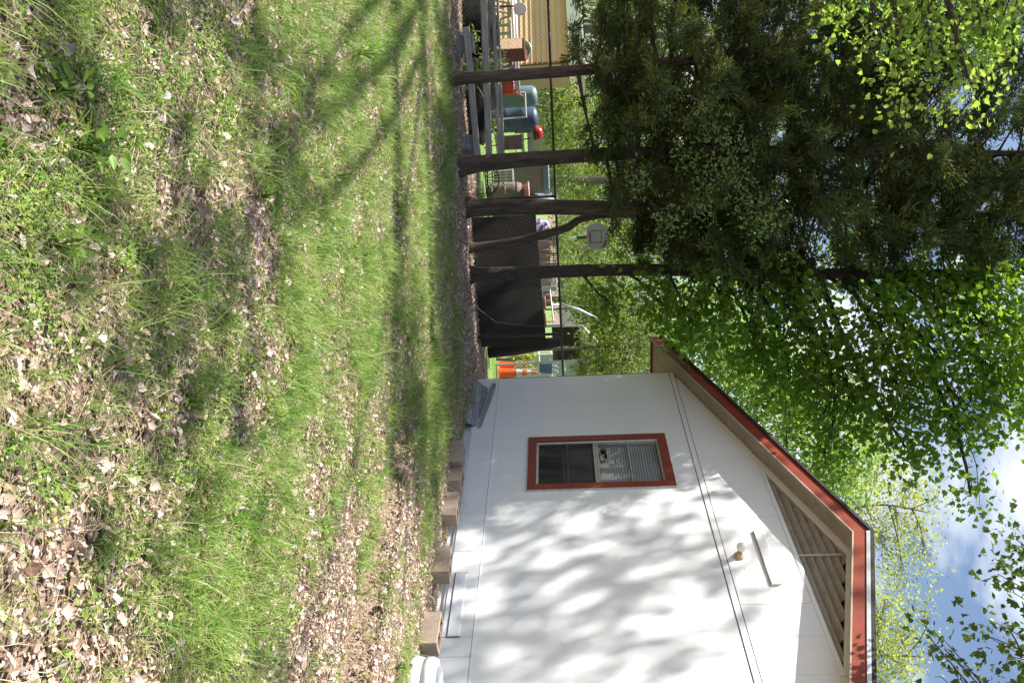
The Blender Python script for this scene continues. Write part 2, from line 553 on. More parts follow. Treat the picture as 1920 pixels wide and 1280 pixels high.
# band board above the window and gable boards over it
MB().box(0, W_END, -.0025, -.0004, 3.366, 3.472).build('joint_strip', M['joint'], house)
for e0, e1 in ((0.0, 3.6), (3.605, 7.0), (7.005, W_END)):
    MB().bbox(e0 + .001, e1 - .001, -.010, -.002, 3.376, 3.446, .003).build('band_board', M['white_paint'], house)
ge = [0.20, .95, 1.6, 2.2, 2.8, 3.35, 3.9, 4.42, 4.93, 5.42, 5.9, 6.4, 6.95, 7.6, 8.4, 9.06]
for i in range(len(ge) - 1):
    x0, x1 = ge[i] + .0018, ge[i + 1] - .0018
    y0 = -.0105 - .0015 * ((i * 7) % 3)
    lo = 3.456
    tops = []
    for x in (x0, x1):
        tops.append((x, min(zund(x) - .004, VB - .07)))
    if min(t[1] for t in tops) < lo + .01:
        continue
    poly = [(x0, lo), (x1, lo), tops[1]]
    for x in (RS - (zund(RS) - VB + .066) / SL, RS + (zund(RS) - VB + .066) / SL):
        if x0 < x < x1:
            poly.append((x, VB - .07))
    poly.append(tops[0])
    MB().prism(poly, y0, -.0012).build('gable_board', M['white_paint'], house)
# foundation
f = MB()
f.box(.02, W_END - .02, .025, T - .01, -.4, .11)
f.box(.03, T, T, DEPTH, -.4, .11)
f.build('foundation', M['white_base'], house)
f = MB().bbox(4.82, 5.82, -.028, -.0145, .20, .33, .004)
p_ = f.build('vent_cover', M['white_base'], house)
q = MB()
q.box(4.81, 4.819, -.020, -.0145, .19, .34)
q.box(5.821, 5.83, -.024, -.0145, .19, .34)
q.box(4.82, 5.82, -.020, -.0145, .188, .198)
q.build('cover_gap', M['joint'], p_)
# corner board
MB().bbox(-.032, -.001, .004, .11, .47, zund(0) - .02, .004).build('corner_board', M['red'], house)
# patch board under the vent
pb = MB().bbox(4.19, 5.13, -.034, -.012, 3.868, 3.985, .003).build('patch_board', M['white_paint'], house)
MB().box(4.19, 5.13, -.033, -.0125, 3.857, 3.8675).build('painted_edge_shadow', M['joint'], pb)  # dark strip painted in for the shadow along the board's lower edge
MB().bbox(5.131, 5.15, -.034, -.012, 3.858, 3.95, .003).build('end_strip', M['trim_white'], pb)
for k, (s_, z_) in enumerate([(1.3, 2.2), (4.85, 3.62), (5.6, 3.9), (5.25, 2.9), (4.1, 1.4)]):
    o = MB().lathe([(0, 0), (.006, 0), (.005, .003), (0, .004)], (0, 0, 0), 8).build('nail_head', M['rust_leaf'], house)
    o.rotation_euler = (R(90), 0, 0)
    o.location = (s_, -.012 if z_ > 3.46 else -.001, z_)

# window
TR = .125
win = MB()
win.bbox(WL - TR, WL, -.030, .0, WB - TR, WT + TR, .004)
win.bbox(WR, WR + TR, -.030, .0, WB - TR, WT + TR, .004)
win.bbox(WL + .0005, WR - .0005, -.029, .0, WB - TR, WB, .004)
win.bbox(WL + .0005, WR - .0005, -.029, .0, WT, WT + TR, .004)
window = win.build('window', M['red'], house)
o = MB()
o.bbox(WR + TR, WR + TR + .012, -.024, -.001, WB - TR - .012, WT + TR, .003)
o.bbox(WL - TR - .012, WR + TR, -.024, -.001, WB - TR - .013, WB - TR - .001, .003)
o.bbox(WL - TR - .010, WL - TR, -.020, -.001, WB - TR, WT + TR, .003)
o.build('outer_bead', M['trim_white'], window)
fr = MB()
FW = .028
fr.box(WL, WL + FW, .012, .06, WB, WT)
fr.box(WR - FW, WR, .012, .06, WB, WT)
fr.box(WL + FW, WR - FW, .012, .06, WB, WB + FW)
fr.box(WL + FW, WR - FW, .012, .06, WT - FW, WT)
fr.build('frame', M['alu'], window)
ZM = (WB + WT) / 2 - .03
fr = MB()
fr.bbox(WL + FW, WR - FW, .014, .05, ZM - .035, ZM - .012, .003)
fr.bbox(WL + FW, WR - FW, .022, .056, ZM - .008, ZM + .012, .003)
fr.bbox(WL + FW, WR - FW, .016, .054, ZM + .016, ZM + .036, .003)
fr.build('meeting_rail', M['alu'], window)
for zz, yy in ((WB + (ZM - WB) * .52, .034), (ZM + (WT - ZM) * .52, .038)):
    MB().bbox(WL + FW, WR - FW, yy - .010, yy + .010, zz - .011, zz + .011, .002).build('muntin', M['alu'], window)
for z0, z1, yy in ((WB + FW, ZM - .035, .036), (ZM + .036, WT - FW, .040)):
    MB().box(WL + FW, WR - FW, yy - .0015, yy + .0015, z0, z1).build('pane', M['glass'], window)
sc_ = MB().box(WL + FW, WR - FW, .0190, .0196, WB + FW, ZM - .036)
sc_.build('insect_screen', M['screen'], window)
# venetian blind: upper part straight, lower end bent up near the meeting rail
bl = window
nsl = 36
for k in range(nsl):
    z = WT - .05 - k * .0385
    if z < ZM + .01 and z > ZM - .05:
        continue
    if z < WB + (ZM - WB) * .40:
        break
    tilt = 1.02
    bend = 0.0
    cut0 = WL + .05
    cut1 = WR - .05
    if ZM + .03 < z < ZM + .16:
        cut0 = WL + .05 + (0.42 if z < ZM + .12 else .30)
    s_ = MB()
    Mx = Matrix.Translation((0, .085, z)) @ Matrix.Rotation(tilt + random.uniform(-.08, .08), 4, 'X')
    s_.box(cut0, cut1, -.022, .022, -.0006, .0006, Mx)
    s_.build('blind_slat', M['blind'], bl)
sh = MB()
sh.tube([(WL + .07, .08, ZM + .05), (WL + .3, .078, ZM + .07), (WL + .5, .07, ZM + .10), (WR - .06, .075, ZM + .05)], [.012, .012, .012, .010], 6)
sh.build('bent_bottom_rail', M['blind'], bl)
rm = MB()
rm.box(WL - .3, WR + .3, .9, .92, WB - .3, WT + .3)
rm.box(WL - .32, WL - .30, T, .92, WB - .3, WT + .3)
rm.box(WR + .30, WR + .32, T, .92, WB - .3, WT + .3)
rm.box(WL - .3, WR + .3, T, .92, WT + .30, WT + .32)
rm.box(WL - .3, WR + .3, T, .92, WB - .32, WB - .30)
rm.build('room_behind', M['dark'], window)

# gable vent
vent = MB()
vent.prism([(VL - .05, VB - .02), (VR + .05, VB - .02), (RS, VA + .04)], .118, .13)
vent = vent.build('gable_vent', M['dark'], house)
v = MB()
v.bbox(VL - .10, VR + .10, -.012, .06, VB - .052, VB - .001, .004)
v.build('sill', M['white_paint'], vent)
for k in range(6):
    z = VB + .03 + k * .098
    hw = (VA - z) / SL - .03
    if hw < .08:
        break
    Mx = Matrix.Translation((RS, .05, z)) @ Matrix.Rotation(R(-38), 4, 'X')
    MB().box(-hw, hw, -.052, .052, -.008, .008, Mx).build('slat', M['vent'], vent)
MB().bbox(RS - .012, RS + .012, -.008, .012, VB, VA - .03, .003).build('mullion', M['trim_white'], vent)

# lamp on the gable
lamp = MB()
lamp.lathe([(0, 0), (.065, 0), (.065, .02), (.05, .035), (.036, .05), (.036, .085), (.028, .09), (0, .09)], sides=18)
lamp = lamp.build('gable_lamp', M['socket'], house, smooth=True)
lamp.rotation_euler = (R(82), 0, 0)
lamp.location = (4.64, -.011, 3.60)
bu = MB()
prof = [(0.02, .085), (.024, .10)] + [(.058 * math.sin(t), .15 - .058 * math.cos(t)) for t in np.linspace(.5, math.pi, 10)]
bu.lathe(prof, sides=18)
bu.build('bulb', M['bulb'], lamp, smooth=True)

# roof
EO, FO = 0.72, 0.31      # eave and rake overhang
roof = MB()
for sg in (-1, 1):
    e = RS + sg * (RS + EO)
    ze, zr = ztop(e), RZ
    p = [(RS, zr - .002), (e, ze), (e, ze - .12), (RS, zr - .13)] if sg > 0 else [(RS, zr), (RS, zr - .13), (e, ze - .12), (e, ze)]
    roof.prism(p[::-1], -FO, DEPTH + FO)
roof = roof.build('roof', M['beige'], house)
for sg, nm in ((-1, 'left'), (1, 'right')):
    e = RS + sg * (RS + EO)
    e2 = RS + sg * (RS + EO + .03)
    st = MB()
    st.prism([(RS, RZ + .002), (RS, RZ + .044), (e2, ztop(e2) + .044), (e2, ztop(e2) + .002)][::sg], -FO - .046, DEPTH + FO + .04)
    st.build('shingles', M['shingle'], roof)
    fa = MB()
    fa.prism([(RS, RZ - .058), (e, ztop(e) - .058), (e, ztop(e) - .19), (RS, RZ - .19)][::-sg], -FO - .030, -FO - .001)
    fa.build('rake_fascia', M['red'], roof)
    fb = MB()
    fb.prism([(RS, RZ - .001), (e, ztop(e) - .001), (e, ztop(e) - .060), (RS, RZ - .060)][::-sg], -FO - .016, -FO - .001)
    fb.build('upper_fascia', M['red'], roof)
    lt = MB()
    lt.prism([(RS, RZ - .190), (e, ztop(e) - .190), (e, ztop(e) - .207), (RS, RZ - .207)][::-sg], -FO - .034, -FO + .004)
    lt.build('fascia_edge', M['beige'], roof)
    if sg > 0:
        d_ = MB()
        d_.prism([(RS, RZ - .002), (e, ztop(e) - .002), (e, ztop(e) - .046), (RS, RZ - .046)][::-sg], -FO - .043, -FO - .017)
        d_.build('drip_edge', M['drip'], roof)
    ef = MB()
    ef.box(min(e, e + sg * .025), max(e, e + sg * .025), -FO - .01, DEPTH + FO, ztop(e) - .17, ztop(e) - .004)
    ef.build('eave_fascia', M['red'], roof)

# ------------------------------------------------------------------ things along the house wall
def hp(s, o, z=0.0):
    return HG + HD * s + HN * o + Vector((0, 0, z))


def hollow_block():
    t = MB()
    L, Wd, H = .40, .20, .195
    th = .032
    # shell with two open cores on top, lying on its web side (cores face up)
    t.box(-L/2, L/2, -Wd/2, -Wd/2 + th, 0, H)
    t.box(-L/2, L/2, Wd/2 - th, Wd/2, 0, H)
    for x in (-L/2, -th/2, L/2 - th):
        t.box(x, x + th, -Wd/2 + th, Wd/2 - th, 0.0, H - .002)
    t.box(-L/2 + th, -th/2, -Wd/2 + th, Wd/2 - th, .06, .10)
    t.box(th/2, L/2 - th, -Wd/2 + th, Wd/2 - th, .06, .10)
    return t


blocks = [
    (3.22, .62, 10, 0, 'tan hollow concrete block beside the lower end of the weathered hatch board'),
    (3.60, .50, -8, 0, 'small looking tan concrete block below the right side of the window'),
    (4.20, .50, 8, 0, 'tan concrete block half sunk in dry leaves, third from the hatch board'),
    (5.16, .45, 4, 0, 'clean tan concrete block standing alone left of the white foundation patch'),
    (6.16, .42, 6, 0, 'stained tan concrete block next to the white round planter'),
]
bm_src = None
for s_, o_, rz, rx, lab in blocks:
    if bm_src is None:
        ob = hollow_block().build('concrete_block', M['block'])
        bv = ob.modifiers.new('edge', 'BEVEL')
        bv.width = .004
        bv.segments = 1
        bm_src = ob
    else:
        ob = bm_src.copy()
        COL.objects.link(ob)
    p = hp(s_, o_)
    ob.location = (p.x, p.y, ground_h(p.x, p.y) + .01)
    ob.rotation_euler = (R(random.uniform(-3, 3)), R(random.uniform(-3, 3)), H_ROT + R(rz))
    tag(ob, lab, 'block', 'concrete blocks along the house wall')

# weathered hatch board leaning at the foot of the wall
p = hp(.95, .20)
ht = empty('hatch_board', (p.x, p.y, .02), H_ROT + R(5), 'weathered grey hatch boards leaning at the shaded end of the house wall', 'board')
for k in range(3):
    Mx = Matrix.Rotation(R(-40), 4, 'X')
    MB().bbox(-.62 + .02 * k, .62 - .03 * k, -.012, .012, .0 + .125 * k, .12 + .125 * k, .004, Mx).build('plank', M['hatch'], ht)
MB().bbox(-.60, .66, -.03, .03, 0, .07, .006, Matrix.Translation((0, .16, .27)) @ Matrix.Rotation(R(8), 4, 'Y')).build('top_rail', M['hatch'], ht)

# white painted planter at the edge of the frame
p = hp(6.92, .40)
pl = MB()
pl.lathe([(0.2184, 0.018), (0.3024, 0), (0.3444, 0.054), (0.3528, 0.108), (0.3444, 0.1548), (0.3234, 0.171), (0.3234, 0.1764), (0.3444, 0.1845), (0.3486, 0.243), (0.3276, 0.288), (0.294, 0.3015), (0.252, 0.297), (0.2352, 0.252), (0.2352, 0.09), (0, 0.09)], sides=40)
pl = pl.build('round_planter', M['white_base'], smooth=True, label='white painted round planter against the house at the corner of the picture', cat='planter')
pl.location = (p.x, p.y, ground_h(p.x, p.y) - .02)

# ------------------------------------------------------------------ leaf meshes
def fast_mesh(name, verts, faces3, mat, parent=None, tint=None, smooth=False, **kw):
    me = bpy.data.meshes.new(name)
    nv, nf = len(verts), len(faces3)
    me.vertices.add(nv)
    me.vertices.foreach_set('co', np.ascontiguousarray(verts, dtype=np.float32).ravel())
    me.loops.add(nf * 3)
    me.loops.foreach_set('vertex_index', np.ascontiguousarray(faces3, dtype=np.int32).ravel())
    me.polygons.add(nf)
    me.polygons.foreach_set('loop_start', np.arange(0, nf * 3, 3, dtype=np.int32))
    me.polygons.foreach_set('loop_total', np.full(nf, 3, dtype=np.int32))
    if tint is not None:
        a = me.attributes.new('tint', 'FLOAT', 'POINT')
        a.data.foreach_set('value', np.ascontiguousarray(tint, dtype=np.float32))
    me.update(calc_edges=True)
    if smooth:
        me.shade_smooth()
    me.materials.append(mat)
    o = bpy.data.objects.new(name, me)
    COL.objects.link(o)
    if parent is not None:
        o.parent = parent
    return tag(o, **kw)


def unit(a):
    return a / np.maximum(np.linalg.norm(a, axis=1, keepdims=True), 1e-9)


LEAF_LOBED = (np.array([[0, 0, 0], [.50, .15, .05], [.34, .42, .02], [.40, .62, .06], [.16, .70, .0], [0, 1.0, -.12],
                        [-.16, .70, .0], [-.40, .62, .06], [-.34, .42, .02], [-.50, .15, .05]]),
              np.array([[0, 1, 2], [0, 2, 4], [2, 3, 4], [0, 4, 5], [0, 5, 6], [0, 6, 8], [6, 7, 8], [0, 8, 9]]))
LEAF_OVAL = (np.array([[0, 0, 0], [.26, .45, .06], [0, 1.0, -.08], [-.26, .45, .06]]), np.array([[0, 1, 2], [0, 2, 3]]))
LEAF_SPRIG = (np.array([[0, 0, 0], [.075, .45, .03], [0, 1.0, 0], [-.075, .5, -.03]]), np.array([[0, 1, 2], [0, 2, 3]]))


def leaves(pos, dirs, size, shape, up_bias=0.6):
    """returns verts, faces for leaves at pos pointing along dirs"""
    n = len(pos)
    d = unit(dirs)
    nr = RNG.normal(size=(n, 3))
    nr[:, 2] += up_bias * 2
    side = unit(np.cross(d, nr))
    nrm = np.cross(side, d)
    sv, sf = shape
    k = len(sv)
    V = (pos[:, None, :] + size[:, None, None] * (sv[None, :, 0:1] * side[:, None, :] + sv[None, :, 1:2] * d[:, None, :] + sv[None, :, 2:3] * nrm[:, None, :]))
    Fc = sf[None, :, :] + (np.arange(n) * k)[:, None, None]
    return V.reshape(-1, 3), Fc.reshape(-1, 3), k


def bez(p0, p1, sag=0.0, n=6, wob=0.0):
    p0, p1 = Vector(p0), Vector(p1)
    out = []
    L = (p1 - p0).length
    w1 = Vector((random.uniform(-1, 1), random.uniform(-1, 1), random.uniform(-1, 1))) * wob * L
    for i in range(n + 1):
        t = i / n
        p = p0.lerp(p1, t) + Vector((0, 0, 1)) * (sag * L * 4 * t * (1 - t)) + w1 * (4 * t * (1 - t))
        out.append(p)
    return out


def poly_at(path, t):
    f_ = t * (len(path) - 1)
    i = min(int(f_), len(path) - 2)
    return Vector(path[i]).lerp(Vector(path[i + 1]), f_ - i)


def smooth_path(pts, rads, sub=5):
    """Catmull-Rom through measured points"""
    P_ = [Vector(p) for p in pts]
    out, ro = [], []
    for i in range(len(P_) - 1):
        p0, p1, p2, p3 = P_[max(i - 1, 0)], P_[i], P_[i + 1], P_[min(i + 2, len(P_) - 1)]
        for k in range(sub):
            t = k / sub
            out.append(0.5 * ((2 * p1) + (p2 - p0) * t + (2 * p0 - 5 * p1 + 4 * p2 - p3) * t * t + (3 * p1 - p0 - 3 * p2 + p3) * t ** 3))
            ro.append(rads[i] * (1 - t) + rads[i + 1] * t)
    out.append(P_[-1])
    ro.append(rads[-1])
    return out, ro


def trunk_mesh(path, rads, mat, parent, flare=True):
    pts, rr = smooth_path(path, rads)
    if flare:
        rr[0] *= 1.5
        rr[1] *= 1.15
    rr = [r * (1 + .08 * noise.noise(Vector((i * .7, path[0][0], 0)))) for i, r in enumerate(rr)]
    b = MB()
    b.tube(pts, rr, 14)
    return b.build('trunk', mat, parent, smooth=True), pts


def broadleaf_tree(name, label, path, rads, blobs, leafmat_, bark, shape=LEAF_LOBED, leaf=.10, per_blob=40, per_cluster=18,
                   cr=.22, droop=.5, group=None, twigs=True, limb_r=.045, cat='tree', up_bias=.5):
    base = Vector(path[0])
    root = empty(name, base, 0, label, cat, group)
    rel = [Vector(p) - base for p in path]
    _, tp = trunk_mesh(rel, rads, bark, root)
    br = MB()
    P_, D_, S_, T_ = [], [], [], []
    for (c, r) in blobs:
        c = Vector(c) - base
        # limb from the trunk, leaving it lower than the blob
        best = min(tp, key=lambda q: (q - c).length + 0.9 * max(0, q.z - c.z + .5) + (3 if q.z < 1.8 else 0))
        lp = bez(best, c, random.uniform(.02, .10), 7, .06)
        L = (c - best).length
        r0 = min(limb_r * (.5 + L * .22), limb_r * 1.7)
        br.tube(lp, [r0 * (1 - .75 * i / 7) for i in range(8)], 6)
        for k in range(int(per_blob * r * r + 3)):
            v = Vector(RNG.normal(size=3)).normalized() * r * (random.random() ** .45)
            v.z *= .75
            q = c + v
            if twigs and random.random() < .6:
                sp = poly_at(lp, random.uniform(.55, 1.0))
                br.tube(bez(sp, q, .04, 3, .08), [.010, .008, .006, .003], 4, caps=False)
            shade = random.random()
            m_ = max(3, int(per_cluster * random.uniform(.6, 1.4)))
            off = RNG.normal(size=(m_, 3)) * cr * np.array([1, 1, .6])
            P_.append(np.array(q) + off)
            dd = off + RNG.normal(size=(m_, 3)) * .12
            dd[:, 2] -= droop * cr
            D_.append(dd)
            S_.append(leaf * RNG.uniform(.6, 1.25, m_))
            T_.append(np.clip(.55 * shade + .45 * RNG.random(m_), 0, 1))
    br.build('branches', bark, root, smooth=True)
    P_, D_, S_, T_ = map(np.concatenate, (P_, D_, S_, T_))
    V, Fc, k = leaves(P_, D_, S_, shape, up_bias)
    fast_mesh('crown', V, Fc, leafmat_, root, np.repeat(T_, k))
    return root


def cedar_tree(name, label, path, rads, zmin, ztop_, Rm, n_br=112, sprigs=60, lean_lo=0.0, group='cedars along the wire fence'):
    base = Vector(path[0])
    root = empty(name, base, 0, label, 'tree', group)
    rel = [Vector(p) - base for p in path]
    _, tp = trunk_mesh(rel, rads, M['cedar_bark'], root)
    br = MB()
    P_, D_, S_, T_ = [], [], [], []
    H = ztop_ - zmin
    for k in range(n_br):
        u = (k + random.random()) / n_br
        z = zmin + H * u
        i = min(range(len(tp)), key=lambda q: abs(tp[q].z - z))
        o = tp[i].copy()
        o.z = z if z < tp[-1].z else tp[-1].z
        az = k * 2.399 + random.uniform(-.5, .5)
        L = Rm * (1.0 - .55 * u ** 1.8) * random.uniform(.65, 1.15)
        if u < .12:
            L *= random.uniform(.3, .9)
        end = o + Vector((math.cos(az) * L, math.sin(az) * L, L * random.uniform(-.12, .32)))
        bp = bez(o, end, random.uniform(-.05, .06), 6, .05)
        br.tube(bp, [.028 * (1 - .8 * j / 6) * (1.2 - u * .6) for j in range(7)], 5)
        ns = int(6 + L * 7)
        bdir = (end - o).normalized()
        for j in range(ns):
            t = random.uniform(.22, 1.0)
            q = poly_at(bp, t)
            sd = Vector(RNG.normal(size=3)) + bdir * .9
            sd.z = sd.z * .6 + .12
            sl = random.uniform(.22, .48) * (1.15 - .4 * t)
            sd = sd.normalized()
            tt = RNG.random(sprigs) ** .8
            ax = np.array(sd)
            pos = np.array(q) + ax * (tt * sl)[:, None] + RNG.normal(size=(sprigs, 3)) * .038
            dr = ax * .9 + RNG.normal(size=(sprigs, 3)) * .55
            P_.append(pos)
            D_.append(dr)
            S_.append(RNG.uniform(.06, .14, sprigs))
            T_.append(np.clip(random.random() ** 2 * .75 + .35 * RNG.random(sprigs) ** 2, 0, 1))
            if j % 2 == 0:
                br.tube([q, q + sd * sl * .8], [.007, .003], 3, caps=False)
    br.build('branches', M['cedar_bark'], root, smooth=True)
    P_, D_, S_, T_ = map(np.concatenate, (P_, D_, S_, T_))
    V, Fc, kk = leaves(P_, D_, S_, LEAF_SPRIG, .1)
    fast_mesh('crown', V, Fc, M['cedar_leaf'], root, np.repeat(T_, kk))
    return root


def px_path(pts, Y, dz0=-.06):
    out = [at(ix, iy, Y) for ix, iy in pts]
    out[0].z = ground_h(out[0].x, out[0].y) + dz0
    return out


# cedars by the fence
cedar_tree('cedar_tree', 'slender cedar trunk nearest the far frame edge, in front of the grey beams',
           px_path([(828, 150), (960, 141), (1110, 130), (1400, 102), (1550, 70), (1720, 66), (1900, 60)], 12.3), [.095, .085, .08, .075, .065, .05, .03],
           2.0, 8.6, 1.7)
cedar_tree('cedar_tree', 'stout leaning cedar trunk with pale bark beside the black iron chair',
           px_path([(850, 312), (1000, 298), (1200, 287), (1450, 283), (1750, 286), (2000, 290)], 12.9), [.15, .115, .10, .085, .065, .03],
           2.35, 9.6, 1.95, 125)
cedar_tree('cedar_tree', 'dark upright cedar trunk at the end of the brown plywood',
           px_path([(862, 390), (1000, 388), (1170, 391), (1450, 396), (1750, 400), (2000, 405)], 13.6), [.145, .13, .12, .09, .06, .03],
           2.9, 10.0, 1.9, 125)
cedar_tree('cedar_tree', 'thin cedar trunk leaning in front of the brown plywood',
           px_path([(880, 466), (940, 458), (1000, 445), (1060, 428), (1100, 408), (1200, 405), (1400, 440)], 13.9), [.085, .08, .075, .07, .06, .05, .03],
           2.9, 5.6, 1.4, 44)
cedar_tree('cedar_tree', 'dark cedar mostly out of frame behind the grey beams',
           [(-6.3, 13.0, 0), (-6.2, 13, 3), (-6.25, 13.1, 6), (-6.2, 13, 9.5)], [.14, .12, .09, .03], 1.9, 9.6, 2.1, 110)
cedar_tree('cedar_tree', 'shadowed cedar standing behind the wire fence beyond the clutter',
           px_path([(920, 152), (1040, 140), (1110, 134), (1250, 130), (1700, 150)], 17.0), [.06, .055, .05, .045, .03],
           2.6, 9.5, 2.0, 90)

# leafy maple by the house (trunk in front of the plywood)
def B(ix, iy, Y, r):
    return (at(ix, iy, Y), r)


maple_blobs = [B(1150, 575, 13.6, .45), B(1230, 560, 13.4, .5), B(1300, 610, 13.6, .55), B(1360, 560, 13.2, .7), B(1420, 660, 13.6, .7),
               B(1500, 600, 13.0, .8), B(1480, 720, 13.8, .6), B(1560, 690, 13.2, .8), B(1600, 780, 13.0, .65), B(1660, 640, 12.8, .8),
               B(1690, 750, 12.8, .75), B(1700, 840, 12.6, .45), B(1770, 680, 12.6, .75), B(1800, 800, 12.4, .6), B(1770, 590, 13.0, .75),
               B(1850, 540, 13.0, .7), B(1870, 640, 12.4, .7), B(1860, 740, 12.2, .55), B(1450, 520, 14.6, .7), B(1600, 500, 14.8, .8),
               B(1820, 460, 14.4, .6), B(1950, 600, 12.6, .9), B(1960, 760, 12.4, .7), B(1700, 520, 13.8, .7), B(1820, 930, 11.8, .22), B(1545, 850, 13.0, .4)]
broadleaf_tree('maple_tree', 'leafy bright green maple whose dark trunk stands before the brown plywood',
               px_path([(875, 515), (1000, 511), (1160, 506), (1400, 508), (1620, 514), (1800, 512), (2100, 515)], 14.0), [.13, .11, .105, .10, .085, .06, .03],
               maple_blobs, M['maple_leaf'], M['maple_bark'], LEAF_LOBED, .10, 62, 20, .20)

# tree to the left whose branches enter at the top corner and whose high crown shades the yard
nb = [B(1640, 40, 9.2, .35), B(1740, 90, 9.0, .42), B(1840, 60, 9.0, .45), B(1820, 160, 8.8, .35), B(1690, 150, 9.4, .25), B(1580, 20, 9.4, .3),
      B(1900, 0, 9.0, .6), B(1760, -30, 9.0, .6)]
hi = [((-5.0, 8.8, 8.2), .5), ((-6.2, 8.6, 8.8), .5), ((-4.4, 9.6, 8.6), .35)]
broadleaf_tree('broadleaf_tree', 'sunlit broadleaf tree whose twigs hang into the upper corner by the cedars',
               [Vector((-5.5, 8.4, 0)), Vector((-5.4, 8.5, 2.5)), Vector((-5.2, 8.6, 5)), Vector((-4.7, 8.5, 7.5)), Vector((-4.2, 8.4, 9.5))], [.22, .19, .16, .11, .05],
               nb + hi, M['oak_leaf'], M['maple_bark'], LEAF_LOBED, .068, 62, 20, .20)

# tall tree further left, out of the frame, whose high crown throws the soft shade on the house wall
tall = [((-7.3, 11.2, 15.6), .55), ((-6.9, 10.3, 16.0), .5), ((-7.6, 11.9, 17.2), .4), ((-6.6, 9.6, 15.4), .35), ((-8.9, 4.6, 12.2), .35), ((-9.4, 5.6, 12.0), .3), ((-8.3, 12.57, 17.1), 0.39), ((-7.5, 11.77, 17.7), 0.42), ((-10.3, 12.57, 18.5), 0.44), ((-8.7, 10.97, 18.3), 0.48), ((-9.6, 13.37, 17.3), 0.44), ((-10.9, 11.57, 17.5), 0.56), ((-7.3, 10.77, 18.5), 0.31), ((-8.1, 9.97, 18.9), 0.34), ((-11.3, 13.57, 17.1), 0.63), ((-12.3, 12.37, 18.3), 0.44), ((-11.9, 9.97, 17.9), 0.34), ((-14.1, 12.37, 16.9), 0.39), ((-13.1, 13.57, 17.5), 0.63), ((-9.8, 3.8, 12), 0.4), ((-7.9, 4.6, 11.6), 0.28), ((-6.4, 5.2, 12.4), 0.35)]
broadleaf_tree('tall_tree', 'tall tree outside the frame whose high crown shades the house wall',
               [Vector((-12.6, 10.6, 0)), Vector((-12.4, 10.8, 5)), Vector((-12.0, 11.2, 10)), Vector((-11.2, 11.6, 14)), Vector((-10.4, 11.6, 18.5))], [.40, .33, .27, .2, .06],
               tall, M['maple_leaf'], M['maple_bark'], LEAF_LOBED, .19, 25, 13, .34, limb_r=.045)

# branch over the right-hand side
rb = [B(1905, 1010, 8.3, .28), B(1870, 1075, 8.2, .22), B(1900, 1110, 8.0, .25), B(1850, 1190, 8.0, .26), B(1895, 1230, 7.8, .33), B(1800, 1270, 7.8, .25),
      B(1740, 1190, 8.0, .12), B(1930, 1160, 7.8, .3), B(1860, 1285, 7.6, .3), B(1990, 1250, 7.4, .5), B(1960, 1060, 7.9, .35), B(1770, 1215, 8.0, .14)]
broadleaf_tree('overhanging_tree', 'tree branch with shade painted into its leaf colour, reaching into the sky above the roof ridge',
               [Vector((5.2, 1.0, 0)), Vector((5.2, 1.3, 3)), Vector((5.0, 2.6, 6)), Vector((4.5, 4.5, 7.6)), Vector((4.0, 6.2, 8.0))], [.20, .17, .13, .08, .045],
               rb, M['painted_shade_leaf'], M['maple_bark'], LEAF_LOBED, .075, 44, 9, .13, limb_r=.014)

# spring trees behind the house
def spring_tree(name, label, ix0, iy0, Y, blobs, lm, leaf, pb, pc, cr, group='trees beyond the house'):
    p0 = at(1000, iy0, Y)
    p0.z = 0
    top = at(ix0, iy0, Y)
    pth = [p0] + [p0.lerp(top, t) + Vector((random.uniform(-.5, .5), random.uniform(-.3, .3), 0)) for t in (.25, .45, .62, .75, .88)] + [top]
    broadleaf_tree(name, label, pth, [.17, .14, .11, .085, .06, .04, .02], [B(a, c, Y + random.uniform(-1, 1), r) for a, c, r in blobs], lm, M['far_bark'], LEAF_OVAL, leaf, pb, pc, cr, group=group, limb_r=.03)


spring_tree('spring_tree', 'thin yellow green spring tree behind the roof peak', 1740, 960, 27,
            [(1640, 880, .9), (1700, 900, 1.0), (1680, 960, 1.1), (1720, 990, .8), (1660, 1030, 1.0), (1730, 1040, .6), (1620, 960, 1.0), (1760, 930, .6), (1640, 830, .8), (1600, 900, 1.0), (1690, 1080, .7)],
            M['far_leaf'], .13, 34, 13, .32)
spring_tree('spring_tree', 'yellow green spring tree behind the right slope of the roof', 1730, 1230, 25,
            [(1650, 1150, .9), (1690, 1190, .9), (1650, 1220, 1.0), (1700, 1250, .7), (1640, 1280, .9), (1660, 1120, .6), (1600, 1200, 1.0), (1740, 1150, .35)],
            M['far_leaf'], .13, 40, 14, .30)
spring_tree('spring_tree', 'fresh green tree rising behind the left roof slope', 1640, 800, 22,
            [(1500, 780, 1.0), (1560, 830, 1.0), (1450, 700, 1.2), (1600, 870, .8), (1400, 640, 1.3), (1350, 580, 1.2), (1520, 700, 1.1), (1600, 760, 1.0), (1640, 820, .7), (1580, 920, .6), (1330, 650, 1.2), (1420, 740, 1.2), (1480, 820, 1.1), (1550, 880, 1.0), (1290, 610, 1.2), (1370, 700, 1.2)],
            M['oak_leaf'], .13, 70, 16, .3)
spring_tree('spring_tree', 'tall pale green tree behind the cedars', 1700, 330, 30,
            [(1250, 300, 1.8), (1400, 350, 1.8), (1500, 250, 1.8), (1600, 400, 1.5), (1300, 450, 1.8), (1450, 480, 1.6), (1650, 300, 1.3), (1350, 200, 1.6), (1200, 180, 1.5)],
            M['mid_leaf'], .18, 30, 14, .4)
